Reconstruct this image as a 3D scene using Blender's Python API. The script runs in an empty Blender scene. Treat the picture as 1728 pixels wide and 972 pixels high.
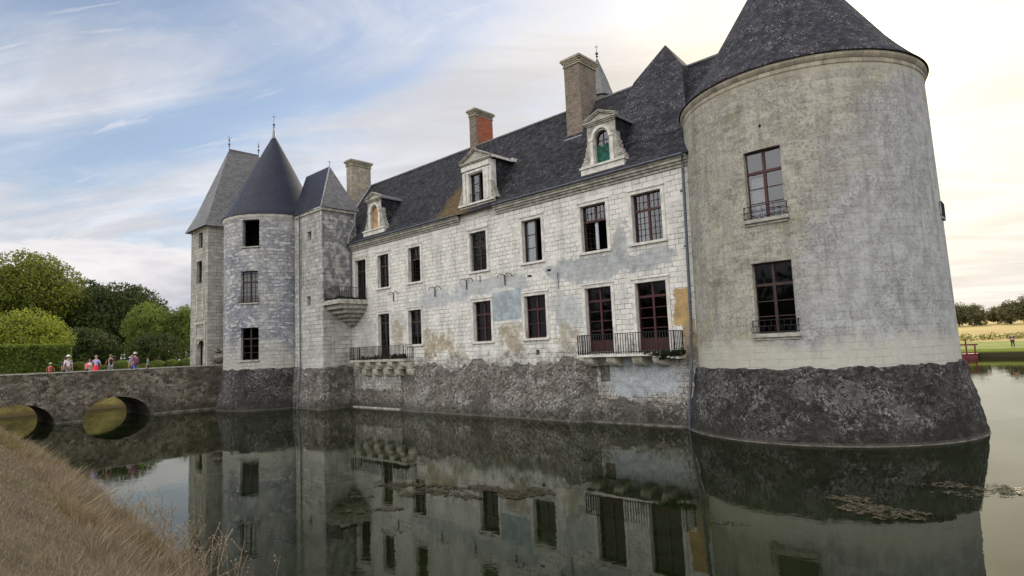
import bpy, math, random
import numpy as np
from mathutils import Vector, Matrix, noise
random.seed(7)
RNG = np.random.default_rng(11)
PI = math.pi
sc = bpy.context.scene
COL = sc.collection

# ------------------------------------------------------------------ camera
PITCH, ROLL, YAW, FPX = 0.1008, 0.0428, 0.7497, 1013.8
cf = Vector((-math.sin(YAW)*math.cos(PITCH), math.cos(YAW)*math.cos(PITCH), math.sin(PITCH)))
r0 = Vector((math.cos(YAW), math.sin(YAW), 0)); u0 = r0.cross(cf)
cr = r0*math.cos(ROLL) - u0*math.sin(ROLL); cu = u0*math.cos(ROLL) + r0*math.sin(ROLL)
cam = bpy.data.objects.new('camera', bpy.data.cameras.new('camera'))
COL.objects.link(cam)
M = Matrix.Identity(4)
for i in range(3):
    M[i][0] = cr[i]; M[i][1] = cu[i]; M[i][2] = -cf[i]
M[0][3], M[1][3], M[2][3] = 0, 0, 3.3
cam.matrix_world = M
cam.data.sensor_width = 36; cam.data.lens = FPX/1728*36
cam.data.clip_start = 0.1; cam.data.clip_end = 6000
sc.camera = cam

# ------------------------------------------------------------------ sun and sky
SUN_AZ, SUN_EL = math.radians(-10.5), math.radians(22)      # azimuth from +Y towards +X
sdir = Vector((math.sin(SUN_AZ)*math.cos(SUN_EL), math.cos(SUN_AZ)*math.cos(SUN_EL), math.sin(SUN_EL)))
sun = bpy.data.objects.new('sun', bpy.data.lights.new('sun', 'SUN'))
COL.objects.link(sun)
sun.data.energy = 3.6; sun.data.angle = math.radians(0.6); sun.data.color = (1, .86, .62)
sun.rotation_euler = (-sdir).to_track_quat('-Z', 'Y').to_euler()

class NT:
    """small node-tree helper"""
    def __init__(s, nt): s.t = nt
    def n(s, typ, ins=None, **props):
        nd = s.t.nodes.new(typ)
        for k, v in props.items(): setattr(nd, k, v)
        for k, v in (ins or {}).items(): s.set(nd.inputs[k], v)
        return nd
    def set(s, sock, v):
        if isinstance(v, bpy.types.NodeSocket): s.t.links.new(v, sock)
        elif isinstance(v, bpy.types.Node): s.t.links.new(v.outputs[0], sock)
        else:
            if isinstance(v, (tuple, list)) and len(v) == 3 and len(sock.default_value) == 4: v = (*v, 1)
            sock.default_value = v
    def m(s, op, a, b=None, c=None, clamp=False):
        nd = s.t.nodes.new('ShaderNodeMath'); nd.operation = op; nd.use_clamp = clamp
        s.set(nd.inputs[0], a)
        if b is not None: s.set(nd.inputs[1], b)
        if c is not None: s.set(nd.inputs[2], c)
        return nd.outputs[0]
    def v(s, op, a, b=None, scale=None):
        nd = s.t.nodes.new('ShaderNodeVectorMath'); nd.operation = op
        s.set(nd.inputs[0], a)
        if b is not None: s.set(nd.inputs[1], b)
        if scale is not None: s.set(nd.inputs['Scale'], scale)
        return nd.outputs['Value'] if op in ('DOT_PRODUCT', 'LENGTH', 'DISTANCE') else nd.outputs[0]
    def step(s, x, lo, hi, a=0., b=1.):
        nd = s.t.nodes.new('ShaderNodeMapRange'); nd.interpolation_type = 'SMOOTHSTEP'
        s.set(nd.inputs[0], x)
        for i, q in enumerate((lo, hi, a, b)): s.set(nd.inputs[i+1], q)
        return nd.outputs[0]
    def mix(s, f, a, b, blend='MIX'):
        nd = s.t.nodes.new('ShaderNodeMix'); nd.data_type = 'RGBA'; nd.blend_type = blend
        s.set(nd.inputs[0], f); s.set(nd.inputs[6], a); s.set(nd.inputs[7], b)
        return nd.outputs[2]
    def noise(s, vec, scale, detail=4, rough=.55, dist=0.):
        nd = s.n('ShaderNodeTexNoise', {'Scale': scale, 'Detail': detail, 'Roughness': rough, 'Distortion': dist})
        if vec is not None: s.set(nd.inputs['Vector'], vec)
        return nd.outputs[0]
    def xyz(s, vec):
        nd = s.t.nodes.new('ShaderNodeSeparateXYZ'); s.set(nd.inputs[0], vec); return nd.outputs
    def comb(s, x, y, z):
        nd = s.t.nodes.new('ShaderNodeCombineXYZ')
        for i, q in enumerate((x, y, z)): s.set(nd.inputs[i], q)
        return nd.outputs[0]

world = bpy.data.worlds.new('World'); sc.world = world; world.use_nodes = True
wt = world.node_tree; wt.nodes.clear(); W = NT(wt)
sky = W.n('ShaderNodeTexSky', sky_type='NISHITA', sun_disc=False, sun_elevation=SUN_EL, sun_rotation=SUN_AZ,
          air_density=1.0, dust_density=1.2, ozone_density=1.6)
gd = W.n('ShaderNodeTexCoord').outputs['Generated']
gd = W.v('NORMALIZE', gd)
gx, gy, gz = W.xyz(gd)[:3]
zz = W.m('MAXIMUM', gz, 0.0)
den = W.m('ADD', zz, 0.10)
px = W.m('DIVIDE', gx, den); py = W.m('DIVIDE', gy, den)
plane = W.comb(px, py, 0.0)
# streaky high cloud, stretched along one direction
ca, sa = math.cos(math.radians(28)), math.sin(math.radians(28))
s1 = W.m('ADD', W.m('MULTIPLY', px, ca), W.m('MULTIPLY', py, sa))
s2 = W.m('SUBTRACT', W.m('MULTIPLY', py, ca), W.m('MULTIPLY', px, sa))
st = W.comb(W.m('MULTIPLY', s1, .42), W.m('MULTIPLY', s2, 1.15), 3.1)
n1 = W.noise(st, 1.5, 10, .60, 1.1)
n2 = W.noise(plane, .75, 6, .55, .4)
sdn = W.v('DOT_PRODUCT', gd, tuple(sdir))
sdh = Vector((sdir.x, sdir.y, 0)).normalized()
hd = W.v('DOT_PRODUCT', gd, tuple(sdh))
# blue window to the upper left of the view, cloudier towards the sun and behind
bluedir = Vector((-.93, .11, .44)).normalized()
bl = W.v('DOT_PRODUCT', gd, tuple(bluedir))
bluew = W.step(bl, .78, .985)
cov = W.m('ADD', W.m('MULTIPLY', n1, .78), W.m('MULTIPLY', n2, .36))
cov = W.m('ADD', cov, W.m('MULTIPLY', W.step(gz, .45, .12), .16))
cov = W.m('SUBTRACT', W.m('ADD', cov, .10), W.m('MULTIPLY', bluew, .25))
cov = W.step(cov, .38, .66)
cov = W.m('ADD', .16, W.m('MULTIPLY', cov, .82))
wis = W.noise(W.comb(W.m('MULTIPLY', s1, .55), W.m('MULTIPLY', s2, 2.6), 6.0), 1.9, 10, .66, 1.6)
cov = W.m('MAXIMUM', cov, W.m('MULTIPLY', W.step(wis, .52, .72), .75))
# tones inside the cloud layer
tone = W.noise(W.comb(W.m('MULTIPLY', s1, .5), W.m('MULTIPLY', s2, 1.2), 9.0), 1.7, 8, .6, .8)
tone = W.step(tone, .34, .66, .86, 1.12)
back = W.step(W.m('MULTIPLY', hd, -1.0), -.35, .8, 0.0, 1.0)  # added brightness behind the camera, there to light the shaded facade
glowA = W.m('POWER', W.m('MAXIMUM', sdn, 0.0), 9.0)
glowB = W.m('POWER', W.m('MAXIMUM', sdn, 0.0), 60.0)
glowC = W.m('POWER', W.m('MAXIMUM', sdn, 0.0), 500.0)
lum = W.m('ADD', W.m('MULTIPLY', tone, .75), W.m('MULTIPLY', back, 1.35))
lum = W.m('ADD', lum, W.m('MULTIPLY', glowA, .06))
warm = W.m('MAXIMUM', glowA, 0.0)
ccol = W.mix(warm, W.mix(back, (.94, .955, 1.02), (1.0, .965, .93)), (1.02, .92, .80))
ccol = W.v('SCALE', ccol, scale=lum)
g = W.v('SCALE', (1., .86, .46), scale=W.m('ADD', W.m('MULTIPLY', W.m('POWER', W.m('MAXIMUM', sdn, 0.0), 34.0), .60), W.m('MULTIPLY', glowC, 3.0)))
ccol = W.v('ADD', ccol, g)
# low cumulus bank near the horizon
az = W.m('ARCTAN2', gx, gy)
cum = W.noise(W.comb(W.m('MULTIPLY', az, 3.2), W.m('MULTIPLY', gz, 9.0), 1.7), 1.6, 7, .55, .2)
topedge = W.m('ADD', .150, W.m('MULTIPLY', W.m('SUBTRACT', cum, .5), .16))
cumf = W.m('MULTIPLY', W.step(gz, W.m('ADD', topedge, .012), W.m('SUBTRACT', topedge, .006)), W.step(hd, .93, .72))
cumshade = W.step(W.m('ADD', W.m('DIVIDE', W.m('SUBTRACT', topedge, gz), .10), W.m('MULTIPLY', cum, .9)), .35, 1.3)
cumc = W.mix(cumshade, (.90, .86, .86), (.46, .47, .54))
cumlow = W.noise(W.comb(W.m('MULTIPLY', az, 3.0), W.m('MULTIPLY', gz, 26.0), 5.0), 1.3, 6, .6, .3)
cumc = W.mix(W.m('MULTIPLY', W.step(gz, .095, .04), W.step(cumlow, .42, .62)), cumc, (.78, .79, .85))
cumf = W.m('MULTIPLY', cumf, .92)
bsky = W.n('ShaderNodeBackground', {'Color': sky.outputs[0], 'Strength': .15})
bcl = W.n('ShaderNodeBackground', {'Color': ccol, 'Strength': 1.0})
bcu = W.n('ShaderNodeBackground', {'Color': cumc, 'Strength': 1.0})
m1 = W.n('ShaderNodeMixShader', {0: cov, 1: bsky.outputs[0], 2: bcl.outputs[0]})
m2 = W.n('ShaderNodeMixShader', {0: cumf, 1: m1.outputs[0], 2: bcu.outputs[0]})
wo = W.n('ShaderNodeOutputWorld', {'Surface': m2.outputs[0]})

sc.view_settings.view_transform = 'Standard'; sc.view_settings.look = 'None'
sc.view_settings.gamma = 1; sc.view_settings.exposure = 0.12; sc.view_settings.use_curve_mapping = False
sc.render.engine = 'CYCLES'

# ------------------------------------------------------------------ mesh helpers
def tag(o, label=None, cat=None, group=None, kind=None):
    if label: o['label'] = label
    if cat: o['category'] = cat
    if group: o['group'] = group
    if kind: o['kind'] = kind
    return o

def root(name, loc, label, cat, group=None):
    o = bpy.data.objects.new(name, None); COL.objects.link(o); o.location = loc
    o.empty_display_size = .3
    return tag(o, label, cat, group)

def wloc(o):
    v = Vector((0, 0, 0))
    while o is not None:
        v += Vector(o.location); o = o.parent
    return v

class MB:
    def __init__(s): s.v = []; s.f = []; s.uv = []
    def face(s, pts, uv=None):
        i = len(s.v); s.v += [tuple(p) for p in pts]; s.f.append(tuple(range(i, i+len(pts)))); s.uv.append(uv)
    def box(s, x0, x1, y0, y1, z0, z1):
        s.lbox(Vector((0, 0, 0)), Vector((1, 0, 0)), Vector((0, 1, 0)), Vector((0, 0, 1)), x0, x1, y0, y1, z0, z1)
    def lbox(s, O, U, N, Z, u0, u1, n0, n1, z0, z1):
        P = [O+U*a+N*b+Z*c for c in (z0, z1) for b in (n0, n1) for a in (u0, u1)]
        fl = [(0, 2, 3, 1), (4, 5, 7, 6), (0, 1, 5, 4), (2, 6, 7, 3), (0, 4, 6, 2), (1, 3, 7, 5)]
        if U.cross(N).dot(Z)*(u1-u0)*(n1-n0)*(z1-z0) < 0: fl = [q[::-1] for q in fl]
        for q in fl: s.face([P[k] for k in q])
    def tube(s, pts, r, seg=6, r1=None):
        pts = [Vector(p) for p in pts]; n = len(pts); rings = []
        for i, p in enumerate(pts):
            d = (pts[min(i+1, n-1)]-pts[max(i-1, 0)]).normalized()
            a = d.orthogonal().normalized() if abs(d.z) > .9 else d.cross(Vector((0, 0, 1))).normalized()
            b = d.cross(a)
            rr = r if r1 is None else r+(r1-r)*i/(n-1)
            rings.append([p+(a*math.cos(t*2*PI/seg)+b*math.sin(t*2*PI/seg))*rr for t in range(seg)])
        for i in range(n-1):
            for t in range(seg):
                u = (t+1) % seg
                s.face([rings[i][t], rings[i][u], rings[i+1][u], rings[i+1][t]])
        s.face(rings[0][::-1]); s.face(rings[-1])
    def lathe(s, cx, cy, prof, seg=48, a0=0., a1=2*PI, rowuv=None):
        """prof: list of (r,z) bottom to top; uv in metres"""
        L = [0]
        for k in range(1, len(prof)): L.append(L[-1]+math.hypot(prof[k][0]-prof[k-1][0], prof[k][1]-prof[k-1][1]))
        rm = max(p[0] for p in prof)
        for k in range(len(prof)-1):
            (ra, za), (rb, zb) = prof[k], prof[k+1]
            for i in range(seg):
                t0 = a0+(a1-a0)*i/seg; t1 = a0+(a1-a0)*(i+1)/seg
                P = [(cx+ra*math.cos(t0), cy+ra*math.sin(t0), za), (cx+ra*math.cos(t1), cy+ra*math.sin(t1), za),
                     (cx+rb*math.cos(t1), cy+rb*math.sin(t1), zb), (cx+rb*math.cos(t0), cy+rb*math.sin(t0), zb)]
                uvq = [(t0*rm, L[k]), (t1*rm, L[k]), (t1*rm, L[k+1]), (t0*rm, L[k+1])]
                if rb < 1e-4: P = P[:3]; uvq = uvq[:3]
                s.face(P, uvq)
    def build(s, name, mat, parent=None, smooth=False, merge=False):
        off = wloc(parent) if parent is not None else Vector((0, 0, 0))
        me = bpy.data.meshes.new(name)
        vs = [(p[0]-off.x, p[1]-off.y, p[2]-off.z) for p in s.v]
        me.from_pydata(vs, [], s.f)
        uvl = me.uv_layers.new(name='UVMap')
        data = np.zeros((len(me.loops), 2), dtype=np.float32); li = 0
        for k, f in enumerate(s.f):
            q = s.uv[k]
            if q is None:
                P = [s.v[i] for i in f]
                a = np.subtract(P[1], P[0]); b = np.subtract(P[2], P[0]); nn = np.cross(a, b)
                if abs(nn[2]) >= max(abs(nn[0]), abs(nn[1]))*1.8: q = [(p[0], p[1]) for p in P]
                elif abs(nn[0]) > abs(nn[1]): q = [(p[1], p[2]) for p in P]
                else: q = [(p[0], p[2]) for p in P]
            for c in q: data[li] = c; li += 1
        uvl.data.foreach_set('uv', data.ravel())
        if merge or smooth:
            import bmesh
            bm = bmesh.new(); bm.from_mesh(me); bmesh.ops.remove_doubles(bm, verts=bm.verts, dist=1e-4)
            bm.to_mesh(me); bm.free()
        if smooth: me.polygons.foreach_set('use_smooth', [True]*len(me.polygons))
        if mat: me.materials.append(mat)
        me.update()
        o = bpy.data.objects.new(name, me); COL.objects.link(o)
        if parent is not None: o.parent = parent
        return o

def raw_mesh(name, V, F, mat, parent=None, smooth=False, mats=None, midx=None):
    """fast numpy mesh of equal-size faces"""
    V = np.asarray(V, dtype=np.float32); F = np.asarray(F, dtype=np.int32)
    if parent is not None: V = V-np.array(wloc(parent), dtype=np.float32)
    me = bpy.data.meshes.new(name); k = F.shape[1]
    me.vertices.add(len(V)); me.vertices.foreach_set('co', V.ravel())
    me.loops.add(F.size); me.loops.foreach_set('vertex_index', F.ravel())
    me.polygons.add(len(F)); me.polygons.foreach_set('loop_start', np.arange(0, F.size, k, dtype=np.int32))
    me.polygons.foreach_set('loop_total', np.full(len(F), k, dtype=np.int32))
    for m in (mats or [mat]): me.materials.append(m)
    if midx is not None: me.polygons.foreach_set('material_index', np.asarray(midx, dtype=np.int32))
    if smooth: me.polygons.foreach_set('use_smooth', np.ones(len(F), dtype=bool))
    me.update(calc_edges=True)
    o = bpy.data.objects.new(name, me); COL.objects.link(o)
    if parent is not None: o.parent = parent
    return o

# ------------------------------------------------------------------ materials
def newmat(name):
    m = bpy.data.materials.new(name); m.use_nodes = True
    t = m.node_tree; t.nodes.clear(); T = NT(t)
    b = T.n('ShaderNodeBsdfPrincipled'); T.n('ShaderNodeOutputMaterial', {'Surface': b.outputs[0]})
    return m, T, b

def simple(name, col, rough=.7, var=.25, scale=6., metal=0., bump=.0, spec=.4):
    m, T, b = newmat(name)
    pos = T.n('ShaderNodeNewGeometry').outputs['Position']
    n = T.noise(pos, scale, 5, .6)
    c = T.mix(T.step(n, .3, .7), tuple(x*(1-var) for x in col), tuple(min(1, x*(1+var)) for x in col))
    T.set(b.inputs['Base Color'], c); b.inputs['Roughness'].default_value = rough
    b.inputs['Metallic'].default_value = metal; b.inputs['Specular IOR Level'].default_value = spec
    if bump: T.set(b.inputs['Normal'], T.n('ShaderNodeBump', {'Strength': bump, 'Distance': .03, 'Height': n}).outputs[0])
    return m

def ellipse(T, X, Z, cx, cz, rx, rz, nz, soft=.35, amp=.8):
    a = T.m('DIVIDE', T.m('SUBTRACT', X, cx), rx); b = T.m('DIVIDE', T.m('SUBTRACT', Z, cz), rz)
    d = T.m('SQRT', T.m('ADD', T.m('MULTIPLY', a, a), T.m('MULTIPLY', b, b)))
    d = T.m('ADD', d, T.m('MULTIPLY', T.m('SUBTRACT', nz, .5), amp*2))
    return T.step(d, 1+soft*.3, 1-soft*.5)

def rectm(T, X, Z, x0, x1, z0, z1, nz, amp=.25):
    k = T.m('MULTIPLY', T.m('SUBTRACT', nz, .5), amp*2)
    Xn = T.m('ADD', X, k); Zn = T.m('ADD', Z, k)
    f = T.m('MULTIPLY', T.step(Xn, x0-.04, x0+.04), T.step(Xn, x1+.04, x1-.04))
    return T.m('MULTIPLY', f, T.m('MULTIPLY', T.step(Zn, z0-.04, z0+.04), T.step(Zn, z1+.04, z1-.04)))

def ashlar(name, light, dark, mortar=(.075, .073, .068), bw=.52, rh=.27, grime=.35, blotch=None, custom=None, mort=1.0, msize=.012, speck=.3, odd=.30):
    m, T, b = newmat(name)
    uv = T.n('ShaderNodeTexCoord').outputs['UV']
    pos = T.n('ShaderNodeNewGeometry').outputs['Position']
    X, Y, Z = T.xyz(pos)[:3]
    wob = T.n('ShaderNodeTexNoise', {'Vector': uv, 'Scale': 2.2, 'Detail': 3.}).outputs['Color']
    uvw = T.v('ADD', uv, T.v('SCALE', T.v('SUBTRACT', wob, (.5, .5, .5)), scale=.07))
    br = T.n('ShaderNodeTexBrick', {'Vector': uvw, 'Color1': (0, 0, 0), 'Color2': (1, 1, 1), 'Mortar': (.5, .5, .5), 'Scale': 1.0,
             'Mortar Size': msize, 'Mortar Smooth': .3, 'Bias': 0., 'Brick Width': bw, 'Row Height': rh}, offset=.5)
    br.squash = 1.35; br.squash_frequency = 3
    br.offset_frequency = 2
    nA = T.noise(pos, .55, 6, .6, .3); nB = T.noise(pos, 2.3, 7, .65); nC = T.noise(pos, 14., 5, .7)
    nD = T.noise(T.v('MULTIPLY', pos, (1.4, 1.4, .22)), 1.3, 5, .6)
    stonev = T.m('MULTIPLY', T.m('ADD', br.outputs['Color'], T.m('MULTIPLY', nB, .9)), .55)
    c = T.mix(T.step(stonev, .12, .85), dark, light)
    # some odd blocks are greyer
    wn = T.step(T.noise(T.v('SNAP', uvw, (bw, rh, 1.)), 3.7, 1, .5), .56, .60)
    c = T.mix(T.m('MULTIPLY', wn, odd), c, tuple(x*.62 for x in dark))
    c = T.mix(T.m('MULTIPLY', T.step(nD, .47, .72), grime), c, (.12, .12, .115))
    c = T.mix(T.m('MULTIPLY', T.step(nC, .54, .66), speck), c, (.10, .10, .09))
    c = T.mix(T.m('MULTIPLY', T.step(T.noise(pos, 38., 4, .7), .56, .66), speck*.9), c, (.12, .12, .11))
    mm = T.m('MULTIPLY', T.m('MULTIPLY', br.outputs['Fac'], mort), T.step(T.noise(pos, 1.3, 6, .65), .36, .56))
    if custom: c, mm = custom(T, c, mm, X, Y, Z, nA, nB, nC, nD)
    c = T.mix(mm, c, mortar)
    T.set(b.inputs['Base Color'], c); b.inputs['Roughness'].default_value = .92
    b.inputs['Specular IOR Level'].default_value = .2
    hgt = T.m('SUBTRACT', T.m('ADD', T.m('MULTIPLY', nC, .35), T.m('MULTIPLY', nB, .5)), T.m('MULTIPLY', mm, .55))
    T.set(b.inputs['Normal'], T.n('ShaderNodeBump', {'Strength': .75, 'Distance': .035, 'Height': hgt}).outputs[0])
    return m

def facade_custom(T, c, mm, X, Y, Z, nA, nB, nC, nD):
    def patch(c, mm, f, col, kill=.9):
        cc = T.mix(T.step(T.m('ADD', nB, T.m('MULTIPLY', nC, .4)), .5, .9), tuple(min(.7, x*1.2) for x in col), tuple(x*.62 for x in col))
        return T.mix(f, c, cc), T.m('MULTIPLY', mm, T.m('SUBTRACT', 1., T.m('MULTIPLY', f, kill)))
    fine = T.m('ADD', T.noise(T.comb(X, Y, Z), 1.9, 9, .72), T.m('MULTIPLY', T.m('SUBTRACT', T.noise(T.comb(X, Y, Z), .7, 3, .5), .5), .8))
    # grey-blue render patches between the two rows of windows
    for (cx, cz, rx, rz, col, s) in [(-22.3, 6.65, 3.6, .42, (.36, .395, .42), .65), (-15.5, 6.65, 2.9, .55, (.33, .36, .38), .75),
                                     (-13.9, 7.5, .42, .9, (.34, .36, .37), .8), (-17.0, 5.0, 1.0, 1.1, (.42, .46, .47), .7),
                                     (-30.0, 5.1, 1.0, .8, (.42, .43, .42), .5), (-32.9, 4.6, .75, 1.4, (.40, .40, .40), .55),
                                     (-12.6, 6.7, 1.6, .45, (.34, .365, .385), .7), (-26.5, 6.2, 2.5, .35, (.36, .40, .43), .6)]:
        c, mm = patch(c, mm, T.m('MULTIPLY', ellipse(T, X, Z, cx, cz, rx, rz, fine, .5, 1.3), s), col)
    c, mm = patch(c, mm, T.m('MULTIPLY', rectm(T, X, Z, -21.75, -19.75, 4.75, 6.25, fine, .12), .9), (.33, .39, .43))
    # ochre patches where the render has come away
    for (cx, cz, rx, rz, s) in [(-26.4, 3.55, 1.25, .8, .85), (-20.9, 3.9, .95, .75, .8), (-17.0, 3.7, .65, .75, .6), (-29.9, 4.35, .5, .75, .65),
                                (-24.2, 3.2, .5, .7, .5)]:
        c, mm = patch(c, mm, T.m('MULTIPLY', T.m('MULTIPLY', ellipse(T, X, Z, cx, cz, rx, rz, fine, .5, 1.7), T.step(T.noise(T.comb(X, Y, Z), 4.5, 8, .75), .36, .52)), s), (.33, .275, .165))
    c, mm = patch(c, mm, T.m('MULTIPLY', rectm(T, X, Z, -11.62, -10.9, 4.0, 5.35, fine, .45), .9), (.42, .27, .095))
    c, mm = patch(c, mm, T.m('MULTIPLY', rectm(T, X, Z, -11.25, -10.8, 2.5, 4.1, fine, .35), .9), (.36, .27, .14))
    # exposed rubble dots low down
    low = T.m('MULTIPLY', T.step(T.m('ADD', Z, T.m('MULTIPLY', T.m('SUBTRACT', fine, .5), 2.6)), 3.3, 2.3), T.step(nC, .42, .56))
    c = T.mix(T.m('MULTIPLY', low, .75), c, (.10, .095, .085))
    up = T.m('MULTIPLY', T.step(T.m('ADD', Z, T.m('MULTIPLY', T.m('SUBTRACT', fine, .5), 2.4)), 3.5, 2.6), T.step(T.noise(T.comb(X, Y, Z), 2.6, 8, .72), .40, .58))
    c = T.mix(T.m('MULTIPLY', up, .6), c, (.15, .14, .13))
    # weathered darker band on the lowest metre
    lw = T.step(T.m('ADD', Z, T.m('MULTIPLY', T.m('SUBTRACT', fine, .5), 2.2)), 1.7, .5)
    c = T.mix(T.m('MULTIPLY', lw, .45), c, (.13, .125, .115))
    c, mm = patch(c, mm, T.m('MULTIPLY', ellipse(T, X, Z, -13.4, 1.95, 2.1, .85, fine), .8), (.40, .44, .475))
    return c, mm

def big_custom(T, c, mm, X, Y, Z, nA, nB, nC, nD):
    fine = T.m('ADD', T.m('MULTIPLY', T.noise(T.comb(X, Y, Z), .8, 9, .72), .62), T.m('MULTIPLY', T.noise(T.v('MULTIPLY', T.comb(X, Y, Z), (1.2, 1.2, 6.)), 1.0, 7, .7), .40))
    # grey blue render on the lower right, olive lichen on the left
    right = T.step(T.m('ADD', T.m('ADD', X, T.m('MULTIPLY', Z, -.42)), T.m('MULTIPLY', T.m('SUBTRACT', nA, .5), 4.5)), -9.6, -7.4)
    c = T.mix(T.m('MULTIPLY', right, .8), c, T.mix(T.step(nB, .35, .65), (.29, .30, .315), (.45, .465, .485)))
    left = T.m('SUBTRACT', 1., right)
    ol = T.m('MULTIPLY', T.step(fine, .50, .62), left)
    c = T.mix(T.m('MULTIPLY', ol, .58), c, (.13, .115, .085))
    ye = T.m('MULTIPLY', T.step(T.noise(T.comb(X, Y, Z), .9, 5, .6, .5), .56, .68), left)
    c = T.mix(T.m('MULTIPLY', ye, .5), c, (.36, .34, .19))
    sm = T.m('MULTIPLY', T.step(nC, .48, .58), T.step(nA, .40, .60))
    c = T.mix(T.m('MULTIPLY', sm, .42), c, (.10, .10, .09))
    mott = T.step(T.noise(T.comb(X, Y, Z), 9., 8, .78), .49, .60)
    c = T.mix(T.m('MULTIPLY', mott, T.m('ADD', .32, T.m('MULTIPLY', left, .18))), c, (.12, .115, .10))
    stre = T.step(T.noise(T.v('MULTIPLY', T.comb(X, Y, Z), (3., 3., .18)), 1.2, 6, .65), .52, .68)
    c = T.mix(T.m('MULTIPLY', stre, .35), c, (.14, .135, .12))
    pale = T.step(T.noise(T.comb(X, Y, Z), 26., 3, .6), .62, .70)
    c = T.mix(T.m('MULTIPLY', pale, .32), c, (.55, .54, .50))
    base = T.step(T.m('ADD', Z, T.m('MULTIPLY', T.m('SUBTRACT', nA, .5), 2.4)), 3.5, 2.75)
    c = T.mix(T.m('MULTIPLY', base, .65), c, (.50, .49, .42))
    topb = T.step(Z, 11.6, 12.1)
    c = T.mix(T.m('MULTIPLY', topb, .55), c, (.40, .38, .28))
    return c, T.m('MULTIPLY', mm, .26)

def round_custom(T, c, mm, X, Y, Z, nA, nB, nC, nD):
    blue = T.step(T.m('ADD', nA, T.m('MULTIPLY', T.m('SUBTRACT', nB, .5), .6)), .40, .56)
    zz = T.m('MULTIPLY', T.step(Z, 3.1, 4.6), T.step(Z, 12.6, 9.5, .3, 1.))
    c = T.mix(T.m('MULTIPLY', T.m('MULTIPLY', blue, zz), .72), c, T.mix(T.step(nB, .38, .62), (.105, .115, .15), (.25, .265, .32)))
    rb_ = T.step(T.noise(T.comb(X, Y, Z), 8., 8, .78), .50, .60)
    c = T.mix(T.m('MULTIPLY', rb_, .4), c, (.09, .09, .10))
    wb = T.m('MULTIPLY', T.step(T.noise(T.v('MULTIPLY', T.comb(X, Y, Z), (1.4, 1.4, 3.6)), 1.7, 4, .5), .56, .60), .85)
    c = T.mix(wb, c, (.50, .51, .53))
    ye = T.m('MULTIPLY', T.step(T.m('ADD', Z, T.m('MULTIPLY', T.m('SUBTRACT', nA, .5), 5.)), 4.6, 3.6), .6)
    c = T.mix(ye, c, (.42, .42, .36))
    return c, T.m('MULTIPLY', mm, .8)

def turret_custom(T, c, mm, X, Y, Z, nA, nB, nC, nD):
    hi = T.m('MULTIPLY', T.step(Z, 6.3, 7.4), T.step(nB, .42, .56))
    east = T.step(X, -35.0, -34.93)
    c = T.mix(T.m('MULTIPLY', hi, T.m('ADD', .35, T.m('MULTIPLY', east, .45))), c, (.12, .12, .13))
    sp_ = T.step(T.noise(T.comb(X, Y, Z), 8., 8, .78), .51, .60)
    c = T.mix(T.m('MULTIPLY', sp_, T.m('ADD', .15, T.m('MULTIPLY', T.step(Z, 6., 8.), .35))), c, (.08, .08, .085))
    return c, mm

MAT = {}
MAT['wall'] = ashlar('pale_ashlar', (.76, .75, .705), (.62, .615, .585), grime=.32, custom=facade_custom, bw=.36, rh=.217, speck=.34, mort=1.0, msize=.009, odd=.16)
MAT['big'] = ashlar('lichened_ashlar', (.46, .445, .38), (.36, .345, .30), grime=.36, custom=big_custom, odd=.14, bw=.50, rh=.235, msize=.010)
MAT['round'] = ashlar('patched_ashlar', (.46, .46, .445), (.30, .305, .32), grime=.35, custom=round_custom, bw=.44, rh=.24)
MAT['turret'] = ashlar('block_ashlar', (.58, .57, .54), (.40, .40, .385), grime=.40, custom=turret_custom, bw=.56, rh=.27)
MAT['gate'] = ashlar('gate_ashlar', (.43, .42, .385), (.29, .285, .265), grime=.45, bw=.5, rh=.26)
MAT['chimstone'] = ashlar('chimney_stone', (.44, .40, .31), (.27, .25, .20), grime=.5, bw=.3, rh=.2, mort=.4)
MAT['brick'] = ashlar('red_brick', (.42, .115, .05), (.27, .07, .04), mortar=(.30, .22, .17), bw=.22, rh=.075, grime=.12, msize=.008)
MAT['greybrick'] = ashlar('weathered_brick', (.24, .19, .145), (.12, .10, .085), mortar=(.36, .33, .28), bw=.22, rh=.075, grime=.3, msize=.010, speck=.5)
MAT['trim'] = simple('dressed_stone', (.60, .59, .55), .9, .22, 3.5, bump=.35)
MAT['trimdark'] = simple('weathered_stone', (.36, .35, .31), .92, .35, 4., bump=.5)
MAT['wetstone'] = simple('wet_stone', (.14, .13, .115), .9, .5, 3., bump=.5)
MAT['corbel'] = simple('corbel_stone', (.44, .42, .35), .92, .35, 5., bump=.5)

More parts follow.
